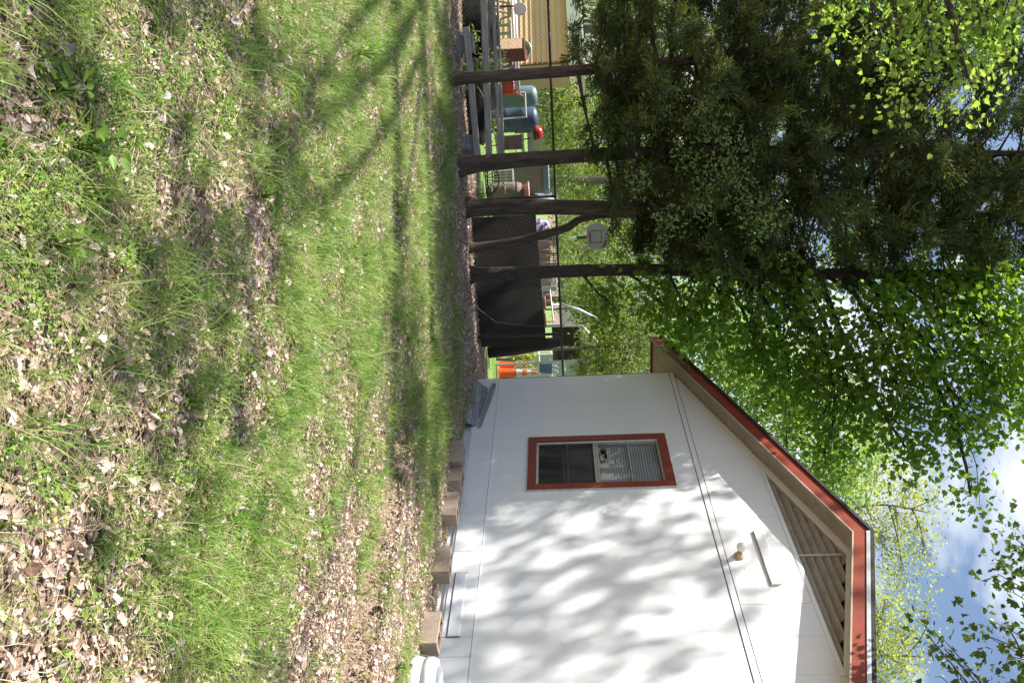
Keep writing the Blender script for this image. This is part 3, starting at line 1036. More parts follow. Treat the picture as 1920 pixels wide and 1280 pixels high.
spring_tree('spring_tree', 'sunlit oak behind the tan shed', 1800, 40, 26,
            [(1600, 40, 1.4), (1700, 80, 1.4), (1800, 30, 1.3), (1760, -60, 1.4), (1500, -20, 1.3), (1860, 120, 1.1), (1650, 150, .9), (1880, -20, 1.2)],
            M['oak_leaf'], .15, 20, 9, .34)

# shrub beside the house corner and bushes in the far yard
def shrub(name, label, ix, iy, Y, blobs, lm, leaf=.06, pb=170, pc=20, cr=.16, group=None):
    g = at(ix, iy, Y)
    g.z = 0
    z1 = max(b_[0].z for b_ in blobs)
    broadleaf_tree(name, label, [g, g + Vector((.05, 0, z1 * .4)), g + Vector((0, 0, z1 * .85))], [.05, .04, .02], blobs, lm, M['far_bark'], LEAF_OVAL, leaf, pb, pc, cr, group=group, cat='shrub', limb_r=.02)


shrub('leafy_shrub', 'bright leafy shrub behind the left end of the house roof', 900, 655, 18.5,
      [B(1120, 655, 18.3, .4), B(1160, 630, 18.5, .5), B(1170, 680, 18.2, .5), B(1200, 650, 18.5, .45), B(1215, 610, 18.8, .4), B(1130, 690, 18.3, .35), B(1240, 660, 18.8, .45), B(1090, 690, 18.5, .25), B(1100, 640, 18.6, .25)],
      M['mid_leaf'], .075)
for k, (iy, Y, bl_) in enumerate([(40, 40, [(1120, 20, 1.8), (1180, 60, 2.0), (1230, 20, 2.0)]), (190, 42, [(1110, 170, 1.5), (1160, 210, 1.9), (1230, 180, 2.0)]), (330, 40, [(1100, 310, 1.4), (1150, 350, 1.8), (1210, 300, 2.0), (1270, 350, 2.0)]),
                              (440, 44, [(1110, 400, 1.6), (1180, 440, 2.0), (1160, 480, 2.0), (1250, 420, 2.0)]), (560, 42, [(1110, 540, 1.5), (1160, 580, 1.9), (1230, 530, 1.9), (1120, 600, 1.5), (1200, 600, 1.8)]), (690, 40, [(1130, 670, 1.6), (1180, 720, 2.0), (1230, 660, 2.0)])]):
    spring_tree('distant_tree', 'distant round green tree, %s from the far frame edge' % ('first', 'second', 'third', 'fourth', 'fifth', 'sixth')[k], 1260, iy, Y, bl_, M['mid_leaf'], .22, 32, 13, .45, group='distant trees beyond the far yard')
far_bushes = [
    (1100, 470, 34, [(1080, 470, 1.0), (1110, 490, .9), (1075, 440, .8), (1130, 455, .9)], 'sunlit bush behind the basketball backboard'),
    (1100, 345, 32, [(1075, 330, .8), (1105, 345, .9), (1080, 365, .8), (1125, 330, .8)], 'mid green bush beyond the rusty cabinet'),
    (1100, 240, 33, [(1075, 215, .8), (1100, 240, .9), (1090, 260, .8), (1130, 230, 1.0)], 'bush beyond the red kettle grill'),
    (1100, 575, 36, [(1090, 540, 1.0), (1120, 560, 1.1), (1095, 590, 1.0), (1140, 600, 1.1), (1150, 530, 1.2)], 'yellowish bush beyond the wire crates'),
    (1040, 175, 25, [(1030, 165, .45), (1045, 185, .5), (1060, 170, .45), (1020, 190, .4)], 'bush right behind the blue tanks'),
    (1040, 240, 25.5, [(1035, 225, .5), (1055, 245, .5), (1040, 265, .45), (1062, 220, .45)], 'bush directly behind the kettle grill'),
    (1040, 300, 26, [(1050, 290, .5), (1065, 310, .5), (1055, 340, .5)], 'bush above the rusty cabinet top'),
    (1060, 430, 27, [(1055, 410, .5), (1060, 440, .5), (1062, 480, .55), (1058, 550, .55), (1066, 520, .5)], 'low bush just above the fence rail under the backboard'),
    (1100, 690, 36, [(1100, 700, 1.2), (1140, 740, 1.2), (1180, 700, 1.3)], 'distant bush hidden behind the house corner'),
]
for ix, iy, Y, bl_, lab in far_bushes:
    shrub('far_bush', lab, ix, iy, Y, [B(a, c, Y + random.uniform(-.6, .6), r) for a, c, r in bl_], M['mid_leaf'], .12, 60, 16, .28, group='bushes in the far yard')

# climbing vine on the stout cedar
vb = [B(1260, 200, 11.45, .22), B(1330, 190, 11.45, .25), B(1340, 250, 11.45, .3), B(1380, 300, 11.45, .3), B(1400, 350, 11.45, .3), B(1420, 410, 11.45, .28), B(1330, 330, 11.45, .25),
      B(1290, 280, 11.45, .22), B(1250, 420, 11.45, .22), B(1450, 390, 11.45, .2), B(1200, 330, 11.45, .2), B(1310, 400, 11.45, .22)]
broadleaf_tree('climbing_vine', 'glossy leaved vine climbing through the stout cedar', px_path([(848, 318), (1000, 303), (1200, 292), (1380, 300)], 12.78), [.016, .014, .012, .008],
               vb, M['vine_leaf'], M['maple_bark'], LEAF_OVAL, .062, 230, 11, .12, cat='vine', limb_r=.01)

# ------------------------------------------------------------------ fence and boards
def fence_y(x): return 15.15 + .30 * x


FX0, FX1, FH = -8.2, 3.2, 1.58
fence = empty('wire_fence', (0, 15.15, 0), math.atan(.30), 'chain link fence with dark top rail behind the tree trunks', 'fence')
fl0, fl1 = FX0 / math.cos(math.atan(.30)), FX1 / math.cos(math.atan(.30))
MB().tube([(fl0, 0, FH), ((fl0 + fl1) / 2, 0, FH - .015), (fl1, 0, FH)], .021, 10).build('top_rail', M['fence_dark'], fence, smooth=True)
for x in (-8.3, -5.95, -2.6, -.1, 2.4):
    MB().tube([(x, .03, -.05), (x, .03, FH - .01), (x, .03, FH + .03)], [.026, .026, .01], 10).build('post', M['fence_dark'], fence, smooth=True)
wm = MB()
sp = .072
for k in range(int((fl1 - fl0) / sp) + 24):
    x = fl0 + k * sp
    for sg in (-1, 1):
        x1 = x + sg * (FH - .05)
        a_, b_ = Vector((x, -.012 + .004 * sg, .03)), Vector((x1, -.012 + .004 * sg, FH - .02))
        if b_.x < fl0 or b_.x > fl1 or a_.x > fl1:
            continue
        wm.tube([a_, b_], .0014, 3, caps=False)
wm.build('wire_mesh', M['wire'], fence)

# dark brown plywood standing on edge behind the fence
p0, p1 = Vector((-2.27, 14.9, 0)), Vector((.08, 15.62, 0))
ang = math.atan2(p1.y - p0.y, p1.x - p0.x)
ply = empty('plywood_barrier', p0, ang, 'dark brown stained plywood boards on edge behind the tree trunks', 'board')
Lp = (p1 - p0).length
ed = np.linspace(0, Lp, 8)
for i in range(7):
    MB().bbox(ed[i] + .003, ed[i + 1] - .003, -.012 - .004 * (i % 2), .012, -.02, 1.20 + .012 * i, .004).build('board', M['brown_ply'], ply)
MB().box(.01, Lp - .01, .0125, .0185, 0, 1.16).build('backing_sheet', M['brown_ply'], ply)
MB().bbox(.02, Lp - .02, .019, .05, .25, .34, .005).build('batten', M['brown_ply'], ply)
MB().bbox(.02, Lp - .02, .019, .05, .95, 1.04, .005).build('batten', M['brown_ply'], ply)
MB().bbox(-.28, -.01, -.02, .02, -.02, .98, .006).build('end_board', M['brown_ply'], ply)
# leaning dark post at the end of the boards
MB().tube([at(915, 661, 15.9), at(960, 655, 15.9), at(1020, 645, 15.9), at(1055, 640, 15.95)], [.11, .125, .12, .09], 10).build(
    'leaning_log', M['brown_ply'], smooth=True, label='dark split log leaning between the plywood end and the cones', cat='log')
# loose wire loop
MB().tube([at(885, 560, 14.6), at(898, 580, 14.6), at(930, 604, 14.6), at(990, 611, 14.6), at(1058, 609, 14.62)], .008, 6).build(
    'wire_loop', M['wire'], smooth=True, label='loose grey wire curving in front of the plywood', cat='wire')

# weathered beams on the left
def beam(p0, p1, h, d_, label, mat=M['grey_wood']):
    p0, p1 = Vector(p0), Vector(p1)
    v = p1 - p0
    o = MB().bbox(0, v.length, -d_ / 2, d_ / 2, -h / 2, h / 2, .008).build('timber_beam', mat, label=label, cat='beam', group='weathered beams by the fence')
    o.matrix_world = Matrix.Translation(p0) @ v.to_track_quat('X', 'Z').to_matrix().to_4x4()
    return o


beam(at(905, -60, 13.3), at(917, 292, 13.5), .105, .09, 'long weathered grey beam, middle of the three crossing the slender cedar trunk')
beam(at(874, 52, 13.15), at(896, 300, 13.35), .10, .09, 'short weathered beam sloping down under the long middle beam')
beam(at(922, -60, 13.65), at(938, 300, 13.8), .06, .09, 'dark grey beam lying just above the long middle beam')
beam(at(931, -60, 13.7), at(944, 290, 13.85), .035, .12, 'thin dark plank topmost of the stacked beams')
for k, (ix, iy, Y, lab) in enumerate([(845, 85, 13.35, 'dark concrete pier under the left end of the beams'), (868, 275, 13.5, 'dark concrete pier beside the stout cedar trunk')]):
    g = at(ix, iy, Y)
    g.z = -.02
    pr = MB()
    pr.bbox(-.2, .2, -.16, .16, 0, .17, .01)
    pr.bbox(-.14, .14, -.14, .14, .17, .36, .01)
    o = pr.build('concrete_pier', M['hatch'], label=lab, cat='block', group='piers under the beams')
    o.location = g
    o.rotation_euler.z = .3 + k

# ------------------------------------------------------------------ clutter beyond the fence
def spot(ix, iy, Y, z=0.0):
    p = at(ix, iy, Y)
    return Vector((p.x, p.y, z))


def lump(name, loc, rx, ry, rz, mat, label, cat, seed, amp=.25):
    b_ = MB()
    nu, nv = 22, 12
    vs, fs = [], []
    for j in range(nv + 1):
        ph = math.pi / 2 * (1 - j / nv)
        for i in range(nu):
            th = 2 * math.pi * i / nu
            d_ = Vector((math.cos(th) * math.cos(ph), math.sin(th) * math.cos(ph), math.sin(ph)))
            k_ = 1 + amp * noise.noise(d_ * 2.3 + Vector((seed, 0, 0))) + amp * .5 * noise.noise(d_ * 6 + Vector((0, seed, 0)))
            vs.append((d_.x * rx * k_, d_.y * ry * k_, d_.z * rz * k_))
    for j in range(nv):
        for i in range(nu):
            i2 = (i + 1) % nu
            fs.append((j * nu + i, (j + 1) * nu + i, (j + 1) * nu + i2, j * nu + i2))
    b_.add(vs, fs)
    o_ = b_.build(name, mat, smooth=True, label=label, cat=cat)
    o_.location = loc
    return o_


# tan shed
g = spot(1000, 122, 22)
shed = empty('tan_shed', g, R(-26), 'low tan clapboard shed with white roof edge in the neighbouring yard', 'shed')
for k in range(14):
    z0 = .05 + k * .142
    Mx = Matrix.Translation((0, -.012, z0)) @ Matrix.Rotation(R(-13), 4, 'X')
    MB().box(-6.0, 0, -.03, .0, 0, .150, Mx).build('siding_board', M['tan_siding'], shed)
sb = MB()
sb.box(-6.0, -.001, .0, .9, 0, 2.05)
sb.build('wall', M['tan_siding'], shed)
MB().bbox(-6.2, .25, -.22, -.17, 2.05, 2.40, .01).build('fascia', M['white_far'], shed)
MB().prism([(-6.2, 2.41), (.25, 2.41), (.25, 2.46), (-6.2, 2.46)], -.3, 1.1).build('roof', M['white_far'], shed)
MB().bbox(-.06, .01, -.035, .02, 0, 2.04, .005).build('corner_trim', M['box_red'], shed)

# white pipes on two trestles
pipes_y = 16.6
for k in range(2):
    g = spot(960, (18, 128)[k], pipes_y + .12)
    tr = empty('trestle', g, R(90), ('weathered trestle under the far end of the white pipes', 'weathered trestle under the white pipes behind the slender cedar')[k], 'trestle', 'pipe trestles')
    MB().bbox(-.3, .3, -.04, .04, .74, .82, .006).build('top_beam', M['grey_wood'], tr)
    for sx in (-1, 1):
        for sy in (-1, 1):
            MB().tube([(sx * .26, sy * .03, .76), (sx * .32, sy * .22, 0)], .022, 6).build('leg', M['grey_wood'], tr)
pipe0 = MB().tube([(-1.25, 0, 0), (1.0, 0, 0)], .028, 10).build('white_pipe', M['pvc'], smooth=True)
for k in range(7):
    o = pipe0 if k == 0 else pipe0.copy()
    if k: COL.objects.link(o)
    c = at(962, 60, pipes_y)
    row, j = (0, k) if k < 4 else (1, k - 4)
    o.location = (c.x + .04 * k, pipes_y - .12 + j * .075 + .037 * row, .855 + row * .055)
    o.rotation_euler = (0, 0, R(random.uniform(-1.2, 1.2)))
    tag(o, 'white plastic pipe in the bundle lying across the trestles', 'pipe', 'bundle of white pipes')

# wooden box on a stump
g = spot(930, 96, 16.1)
st = MB()
st.lathe([(.19, 0), (.17, .1), (.16, .50), (.15, .53), (0, .53)], sides=14)
st = st.build('tree_stump', M['barrel'], label='brown stump under the tan wooden box', cat='stump')
st.location = g
bx = empty('wooden_box', (g.x, g.y, .53), R(-38), 'tan wooden box with red brown inside in front of the white pipes', 'box')
MB().bbox(-.17, .17, -.14, -.12, 0, .50, .004).build('front_panel', M['crate_wood'], bx)
MB().bbox(-.17, .17, .12, .14, 0, .58, .004).build('back_panel', M['box_red'], bx)
MB().bbox(-.19, -.17, -.14, .14, 0, .55, .004).build('side_panel', M['crate_wood'], bx)
MB().bbox(.17, .19, -.14, .14, 0, .55, .004).build('side_panel', M['box_red'], bx)
MB().bbox(-.17, .17, -.12, .12, 0, .02, .004).build('bottom', M['crate_wood'], bx)

for k, (ix, iy, Y, rx, rz_, lab) in enumerate([(880, 40, 14.9, 1.0, .62, 'black lumpy heap behind the beams at the far frame edge'), (885, 170, 15.1, .95, .60, 'black lumpy heap between the two near cedars')]):
    lump('dark_heap', spot(ix, iy, Y), rx, .55, rz_, M['heap'], lab, 'heap', 20 + 3 * k, .3)  # near-black lumps filling the ground behind the beams
shrub('ivy_clump', 'dark ivy clump growing over the beams beside the tan box', 880, 122, 14.3,
      [B(905, 120, 14.2, .18), B(930, 122, 14.2, .16), B(940, 108, 14.3, .1), B(885, 75, 14.2, .15), B(925, 235, 14.3, .12), B(880, 130, 14.2, .15)], M['vine_leaf'], .06, 300, 12, .08)
# round white lid and grey tub
o = MB().lathe([(0, .0), (.10, .0), (.13, .02), (.13, .035), (.10, .03), (0, .045)], sides=24).build('white_disc', M['pvc'], smooth=True, label='round white disc hung on a dark stake by the pipes', cat='disc')
o.location = at(975, 18, 16.2)
o.rotation_euler = (R(90), 0, 0)
MB().tube([spot(850, 14, 16.28), at(980, 12, 16.28)], .018, 6).build('dark_stake', M['black_iron'], label='dark metal stake in front of the white pipes', cat='stake')
o = MB().lathe([(0, 0), (.16, 0), (.18, .03), (.21, .3), (.22, .32), (.20, .32), (.17, .04), (0, .03)], sides=28).build('wash_tub', M['galv'], smooth=True, label='grey metal wash tub propped against the tan shed', cat='tub')
p = at(1003, 100, 19.0)
o.location = (p.x, p.y, .93)
o.rotation_euler = (R(90), 0, 0)
tb = empty('plank_table', spot(960, 105, 19.2), R(2), 'rough table before the tan shed holding the grey tub', 'table')
MB().bbox(-.7, .7, -.35, .35, .66, .70, .006).build('tabletop', M['grey_wood'], tb)
for sx in (-.62, .62):
    for sy in (-.28, .28):
        MB().bbox(sx - .03, sx + .03, sy - .03, sy + .03, 0, .66, .004).build('leg', M['grey_wood'], tb)

# bench with odds and ends
bn = empty('plank_bench', spot(940, 215, 16.7), R(4), 'low grey plank bench behind the beams', 'bench')
MB().bbox(-.85, .95, -.16, .16, .50, .54, .006).build('seat', M['grey_wood'], bn)
for sx in (-.75, .85):
    MB().bbox(sx - .03, sx + .03, -.14, .14, 0, .50, .005).build('leg', M['grey_wood'], bn)
g = spot(940, 165, 16.7, .54)
gc = empty('fuel_can', g, R(20), 'bright red orange plastic fuel can on the plank bench', 'fuel can')
MB().bbox(-.15, .15, -.10, .10, 0, .26, .04).build('body', M['red_plastic'], gc)
MB().tube([(-.08, 0, .25), (-.07, 0, .33), (.07, 0, .33), (.08, 0, .25)], .018, 8).build('handle', M['red_plastic'], gc, smooth=True)
MB().tube([(.10, 0, .24), (.14, 0, .36), (.20, 0, .46)], [.03, .022, .014], 10).build('spout', M['red_plastic'], gc, smooth=True)
g = spot(945, 268, 16.75, .54)
o = MB().bbox(-.14, .14, -.12, .12, 0, .40, .02).build('wood_block', M['barrel'], label='squared brown wood block on the end of the plank bench', cat='block')
o.location = g
o.rotation_euler.z = R(10)
# two water tanks
for ix, iy, Y, r, h, mt, lab in [(1000, 180, 19.5, .24, 1.22, 'blue_lt', 'pale blue upright tank behind the fuel can'), (1000, 222, 20.5, .30, 1.2, 'blue_dk', 'dark blue upright tank right of the pale one')]:
    t_ = MB().lathe([(0, 0), (r, 0), (r * 1.03, .05), (r, .1), (r, h * .33), (r * 1.03, h * .35), (r, h * .37), (r, h * .66), (r * 1.03, h * .68), (r, h * .70), (r, h * .9), (r * .8, h * .97), (.1, h), (0, h)], sides=24)
    o = t_.build('water_tank', M[mt], smooth=True, label=lab, cat='tank', group='tanks beyond the fence')
    o.location = spot(ix, iy, Y)
# white A-frame stand
stn = empty('white_stand', spot(930, 200, 17.6), R(15), 'white metal tube stand in front of the blue tanks', 'stand')
for sx in (-.28, .28):
    MB().tube([(sx, -.2, 0), (sx * .9, 0, 1.0)], .018, 6).build('leg', M['steel_white'], stn)
    MB().tube([(sx, .2, 0), (sx * .9, 0, 1.0)], .018, 6).build('leg', M['steel_white'], stn)
MB().tube([(-.26, 0, 1.0), (.26, 0, 1.0)], .02, 6).build('cross_bar', M['steel_white'], stn)
MB().tube([(-.27, -.12, .42), (.27, -.12, .42)], .015, 6).build('cross_bar', M['blue_dk'], stn)
# kettle grill
gr = empty('kettle_grill', spot(960, 252, 18.2), 0, 'small red kettle grill on black legs beyond the fence', 'grill')
MB().lathe([(0, 1.34), (.05, 1.335), (.12, 1.30), (.155, 1.24), (.16, 1.19)], sides=20).build('lid', M['grill_red'], gr, smooth=True)
MB().lathe([(.16, 1.185), (.155, 1.15), (.12, 1.12), (0, 1.10)], sides=20).build('bowl', M['black_iron'], gr, smooth=True)
for k in range(3):
    a_ = k * 2.09 + .4
    MB().tube([(.10 * math.cos(a_), .10 * math.sin(a_), 1.07), (.26 * math.cos(a_), .26 * math.sin(a_), 0)], .014, 6).build('leg', M['black_iron'], gr)
MB().tube([(-.04, 0, 1.335), (-.03, 0, 1.37), (.03, 0, 1.37), (.04, 0, 1.335)], .009, 6).build('handle', M['black_iron'], gr)
# wrought iron chair on the lawn
ch = empty('iron_chair', spot(893, 340, 16.6), R(185), 'low black wrought iron chair on the sunlit lawn patch', 'chair')
seat = MB()
for k in range(7):
    x = -.26 + k * .087
    seat.tube([(x, -.22, .19), (x, .22, .19)], .008, 5)
seat.tube([(-.28, -.24, .19), (.28, -.24, .19), (.28, .24, .19), (-.28, .24, .19), (-.28, -.24, .19)], .011, 6)
seat.build('seat', M['black_iron'], ch)
bk = MB()
arc = [(.30 * math.cos(t), .25, .20 + .26 * math.sin(t)) for t in np.linspace(0, math.pi, 15)]
bk.tube(arc, .013, 6)
for t in np.linspace(.4, math.pi - .4, 6):
    bk.tube([(.05 * math.cos(t), .25, .21), (.29 * math.cos(t), .25, .20 + .25 * math.sin(t))], .008, 5)
bk.build('backrest', M['black_iron'], ch)
for sx in (-.27, .27):
    for sy in (-.23, .24):
        MB().tube([(sx, sy, .19), (sx * 1.08, sy * 1.1, 0)], .011, 6).build('leg', M['black_iron'], ch)
    MB().tube([(sx, -.22, .19), (sx * 1.1, -.2, .30), (sx * 1.1, .1, .32), (sx * 1.02, .25, .28)], .011, 6).build('armrest', M['black_iron'], ch, smooth=True)
# rusty cabinet
cb = empty('rusty_cabinet', spot(950, 330, 20.5), R(-3), 'rust streaked grey metal cabinet with pale blue top', 'cabinet')
MB().bbox(-.40, .42, -.25, .25, .06, 1.26, .015).build('body', M['rusty'], cb)
MB().bbox(-.43, .45, -.28, .28, 1.265, 1.42, .02).build('top', M['blue_lt'], cb)
MB().bbox(-.02, .40, -.266, -.252, .12, 1.2, .004).build('door', M['rusty'], cb)
for sx in (-.36, .38):
    MB().bbox(sx - .03, sx + .03, -.2, .2, 0, .06, .004).build('foot', M['black_iron'], cb)
# wire crate, barrel and basin
def wire_crate(loc, wx, wy, wz, name, label, mat, group, n=6, bars=4):
    r_ = empty(name, loc, R(random.uniform(-8, 8)), label, 'crate', group)
    fr_ = MB()
    for x in (-wx, wx):
        for y in (-wy, wy):
            fr_.tube([(x, y, 0), (x, y, wz)], .010, 5)
    for z in (0.01, wz):
        fr_.tube([(-wx, -wy, z), (wx, -wy, z), (wx, wy, z), (-wx, wy, z), (-wx, -wy, z)], .010, 5)
    fr_.build('frame', mat, r_)
    for y in (-wy, wy):
        s_ = MB()
        for k in range(1, n):
            x = -wx + 2 * wx * k / n
            s_.tube([(x, y, 0), (x, y, wz)], .006, 4)
        for k in range(1, bars):
            s_.tube([(-wx, y, wz * k / bars), (wx, y, wz * k / bars)], .006, 4)
        s_.build('side_grid', mat, r_)
    for x in (-wx, wx):
        s_ = MB()
        for k in range(1, n):
            y = -wy + 2 * wy * k / n
            s_.tube([(x, y, 0), (x, y, wz)], .006, 4)
        s_.build('end_grid', mat, r_)
    return r_


wire_crate(spot(930, 334, 18.6), .2, .18, .62, 'wire_basket', 'white wire basket stand in front of the rusty cabinet', M['steel_white'], None)
br_ = empty('wooden_barrel', spot(950, 362, 18.8), 0, 'brown wooden barrel carrying a pink basin', 'barrel')
prof = [(.20, 0), (.235, .2), (.25, .42), (.235, .62), (.21, .80), (0, .80)]
MB().lathe(prof, sides=22).build('staves', M['barrel'], br_, smooth=True)
for z in (.12, .42, .70):
    r0 = .26 if z == .42 else .235
    MB().lathe([(r0 - .01, z - .025), (r0, z - .025), (r0, z + .025), (r0 - .01, z + .025)], sides=22).build('hoop', M['rusty'], br_, smooth=True)
g = spot(950, 362, 18.8, .80)
o = MB().lathe([(0, 0), (.14, 0), (.20, .12), (.24, .15), (.235, .165), (.19, .13), (.13, .02), (0, .02)], sides=24).build('pink_basin', M['pink'], smooth=True, label='faded pink plastic basin on top of the brown barrel', cat='basin')
o.location = g
# blue tarp bundle
lump('tarp_bundle', spot(1000, 378, 21), .35, .4, 1.45, M['blue_lt'], 'tall blue grey tarp covered heap behind the pink basin', 'tarp', 3.0)
lump('patterned_cushion', spot(1000, 423, 19.5, 1.0), .18, .14, .38, M['purple'], 'purple and white patterned cushion above the plywood edge', 'cushion', 8.0, .12)
tb = empty('plank_table', spot(960, 450, 19.6), R(4), 'rough table hidden behind the plywood holding crates', 'table')
MB().bbox(-.75, 1.5, -.45, .45, .94, .99, .006).build('tabletop', M['grey_wood'], tb)
for sx in (-.68, 1.4):
    for sy in (-.38, .38):
        MB().bbox(sx - .03, sx + .03, sy - .03, sy + .03, 0, .94, .004).build('leg', M['grey_wood'], tb)
wire_crate(spot(1015, 478, 19.6, .99), .27, .25, .55, 'wire_crate', 'reddish wire crate left of the maple trunk', M['rusty'], 'wire crates on the table', 9, 6)
wire_crate(spot(1015, 524, 19.6, .99), .24, .25, .50, 'wire_crate', 'grey wire crate right of the maple trunk', M['galv'], 'wire crates on the table', 10, 7)
sh_ = empty('corrugated_sheet', spot(1000, 500, 20.6), R(-6), 'rust red corrugated sheet standing behind the wire crates', 'sheet')
cs = MB()
nn = 60
vs = [(-1.0 + 2.0 * i / nn, .025 * math.sin(i * 1.3) + dy, z) for dy in (0, .004) for z in (0, 1.36) for i in range(nn + 1)]
K = nn + 1
cs.add(vs, [(i, i + 1, K + i + 1, K + i) for i in range(nn)] + [(2 * K + i + 1, 2 * K + i, 3 * K + i, 3 * K + i + 1) for i in range(nn)])
cs.build('panel', M['rusty'], sh_)
MB().bbox(-1.0, 1.0, .03, .07, 1.2, 1.28, .005).build('batten', M['grey_wood'], sh_)
# tube frame and flower pots
tf = empty('tube_frame', spot(960, 575, 18.6), R(-10), 'pale metal tube frame behind the plywood', 'frame')
for z in (.98, 1.16, 1.34):
    MB().tube([(-.42, 0, z), (.38, 0, z + .06)], .016, 6).build('rail', M['galv'], tf)
for x in (-.42, .38):
    MB().tube([(x, 0, 0), (x, 0, 1.42)], .018, 6).build('upright', M['galv'], tf)
for k, (ix, iy) in enumerate([(1015, 568), (1018, 600)]):
    g = spot(ix, iy, 17.6, 0)
    o = MB().lathe([(0, 0), (.16, 0), (.15, 1.04), (.10, 1.05), (.13, 1.22), (.145, 1.23), (.145, 1.26), (.11, 1.26), (0, 1.2)], sides=16).build(
        'clay_pot', M['terracotta'], smooth=True, label=('clay coloured tall urn left behind the plywood', 'clay coloured tall urn nearer the pale gate')[k], cat='urn', group='urns behind the plywood')
    o.location = g
# sloping galvanised pole
MB().tube([at(1050, 570, 21), at(1085, 580, 21.2), at(1125, 600, 21.5)], .035, 8).build('sloping_pole', M['galv'], smooth=True, label='silver pole sloping up beyond the fence rail', cat='pole')
MB().tube([spot(1000, 572, 21), at(1052, 571, 21)], .03, 8).build('pole_stub', M['galv'], smooth=True, label='short silver upright at the foot of the sloping pole', cat='pole')
# gate with dark screen
gt = empty('pipe_gate', (0, 0, 0), 0, 'grey pipe framed gate with dark screen beside the leafy shrub', 'gate')
P1, P2, P3, P4 = spot(960, 611, 19), at(1092, 611, 19), at(1120, 642, 19), at(1130, 672, 19)
P5 = Vector((P4.x + .05, P4.y, 0))
MB().tube([P1, P2, P3, P4, P5], .028, 8).build('frame', M['galv'], gt, smooth=False)
MB().tube([at(1090, 612, 19), at(1092, 664, 19)], .018, 6).build('cross_bar', M['galv'], gt)
z2 = at(1088, 640, 19.02).z
MB().box(P1.x + .03, P5.x - .03, 19.01, 19.03, 1.35, z2).build('screen', M['tarp_dark'], gt)
# cones
cone0 = empty('traffic_cone', spot(935, 683, 20.2), 0, 'orange traffic cone with grey collars, left one of the pair', 'cone', 'traffic cones by the house corner')
MB().bbox(-.19, .19, -.19, .19, 0, .035, .01).build('base', M['cone'], cone0)
def cr_(z): return .15 - .12 * z / .93
MB().lathe([(cr_(.03), .03), (cr_(.5), .5), (cr_(.93), .93), (.02, .95), (0, .95)], sides=24).build('body', M['cone'], cone0, smooth=True)
for za, zb in ((.44, .58), (.70, .80)):
    MB().lathe([(cr_(za) + .004, za), (cr_(zb) + .004, zb)], sides=24).build('collar', M['collar'], cone0, smooth=True)
c2 = copy_tree(cone0)
c2.location = spot(937, 700, 20.0)
c2['label'] = 'orange traffic cone half hidden by the house corner board'
c2.rotation_euler.z = .4
# yellow green potted plant, blue bucket, white metal chair
shrub('potted_plant', 'yellow green leafy plant between the cones and the log', 960, 670, 19.4,
      [B(978, 668, 19.4, .16), B(990, 674, 19.4, .16), B(985, 664, 19.5, .14), B(966, 672, 19.4, .12), B(1000, 668, 19.4, .12)], M['yellow_green'], .07, 260, 14, .07)
bk_ = empty('blue_bucket', at(1012, 689, 20.6), 0, 'blue bucket on the white metal chair by the house corner', 'bucket')
MB().lathe([(0, 0), (.13, 0), (.165, .30), (.175, .31), (.16, .31), (.12, .02)], sides=20).build('pail', M['bucket_blue'], bk_, smooth=True)
MB().tube([(.17 * math.cos(t), 0, .30 - .16 * math.sin(t)) for t in np.linspace(0, math.pi, 9)], .006, 5).build('handle', M['galv'], bk_)
bz = bk_.location.z
wc = empty('metal_chair', spot(960, 680, 20.8), R(200), 'white metal patio chair with curled arms behind the cones', 'chair')
MB().bbox(-.30, .30, -.26, .26, bz - .03, bz, .01).build('seat', M['steel_white'], wc)
for sx in (-.28, .28):
    for sy in (-.24, .24):
        MB().tube([(sx, sy, bz - .03), (sx * 1.1, sy * 1.1, 0)], .016, 6).build('leg', M['steel_white'], wc)
    MB().tube([(sx, -.25, bz), (sx * 1.1, -.24, bz + .24), (sx * 1.1, .0, bz + .28), (sx, .25, bz + .3)], .015, 6).build('armrest', M['steel_white'], wc, smooth=True)
bb = MB()
bb.tube([(-.28, .25, bz), (-.30, .30, bz + .45), (-.15, .31, bz + .62), (.15, .31, bz + .62), (.30, .30, bz + .45), (.28, .25, bz)], .016, 6)
for k in range(4):
    cxk = -.18 + .12 * k
    bb.tube([(cxk + .05 * math.cos(t), .30, bz + .36 + .1 * math.sin(t)) for t in np.linspace(0, 5.5, 12)], .009, 5)
bb.build('backrest', M['steel_white'], wc)
# pale wall fragment / outbuilding behind the shrub
g = spot(1000, 700, 26)
ob_ = empty('pale_outbuilding', g, R(0), 'pale green outbuilding seen past the house corner', 'outbuilding')
MB().box(-.6, 4, 0, 3, 0, 2.05).build('wall', M['pale_wall'], ob_)
MB().prism([(-.8, 2.05), (4.2, 2.05), (4.2, 2.2), (-.8, 2.2)], -.2, 3.2).build('roof', M['brown_roof'], ob_)
# basketball hoop
hp_ = empty('basketball_hoop', spot(1050, 447, 29), R(6), 'grey basketball backboard with maroon square on a pole', 'basketball hoop')
zb0, zb1 = at(1100, 447, 29).z, at(1141, 447, 29).z
hz = []
bbp = [(-.30, zb0), (.30, zb0), (.44, zb0 + .15), (.46, zb1 - .25), (.36, zb1 - .08), (.2, zb1), (-.2, zb1), (-.36, zb1 - .08), (-.46, zb1 - .25), (-.44, zb0 + .15)]
bo = MB().prism(bbp, -.02, .02).build('backboard', M['backboard'], hp_)
sq = MB()
for x0, x1, z0, z1 in ((-.22, .22, zb0 + .12, zb0 + .15), (-.22, .22, zb0 + .50, zb0 + .53), (-.22, -.19, zb0 + .12, zb0 + .53), (.19, .22, zb0 + .12, zb0 + .53)):
    sq.box(x0, x1, -.026, -.0205, z0 + .001, z1 - .001)
sq.build('target_square', M['maroon'], bo)
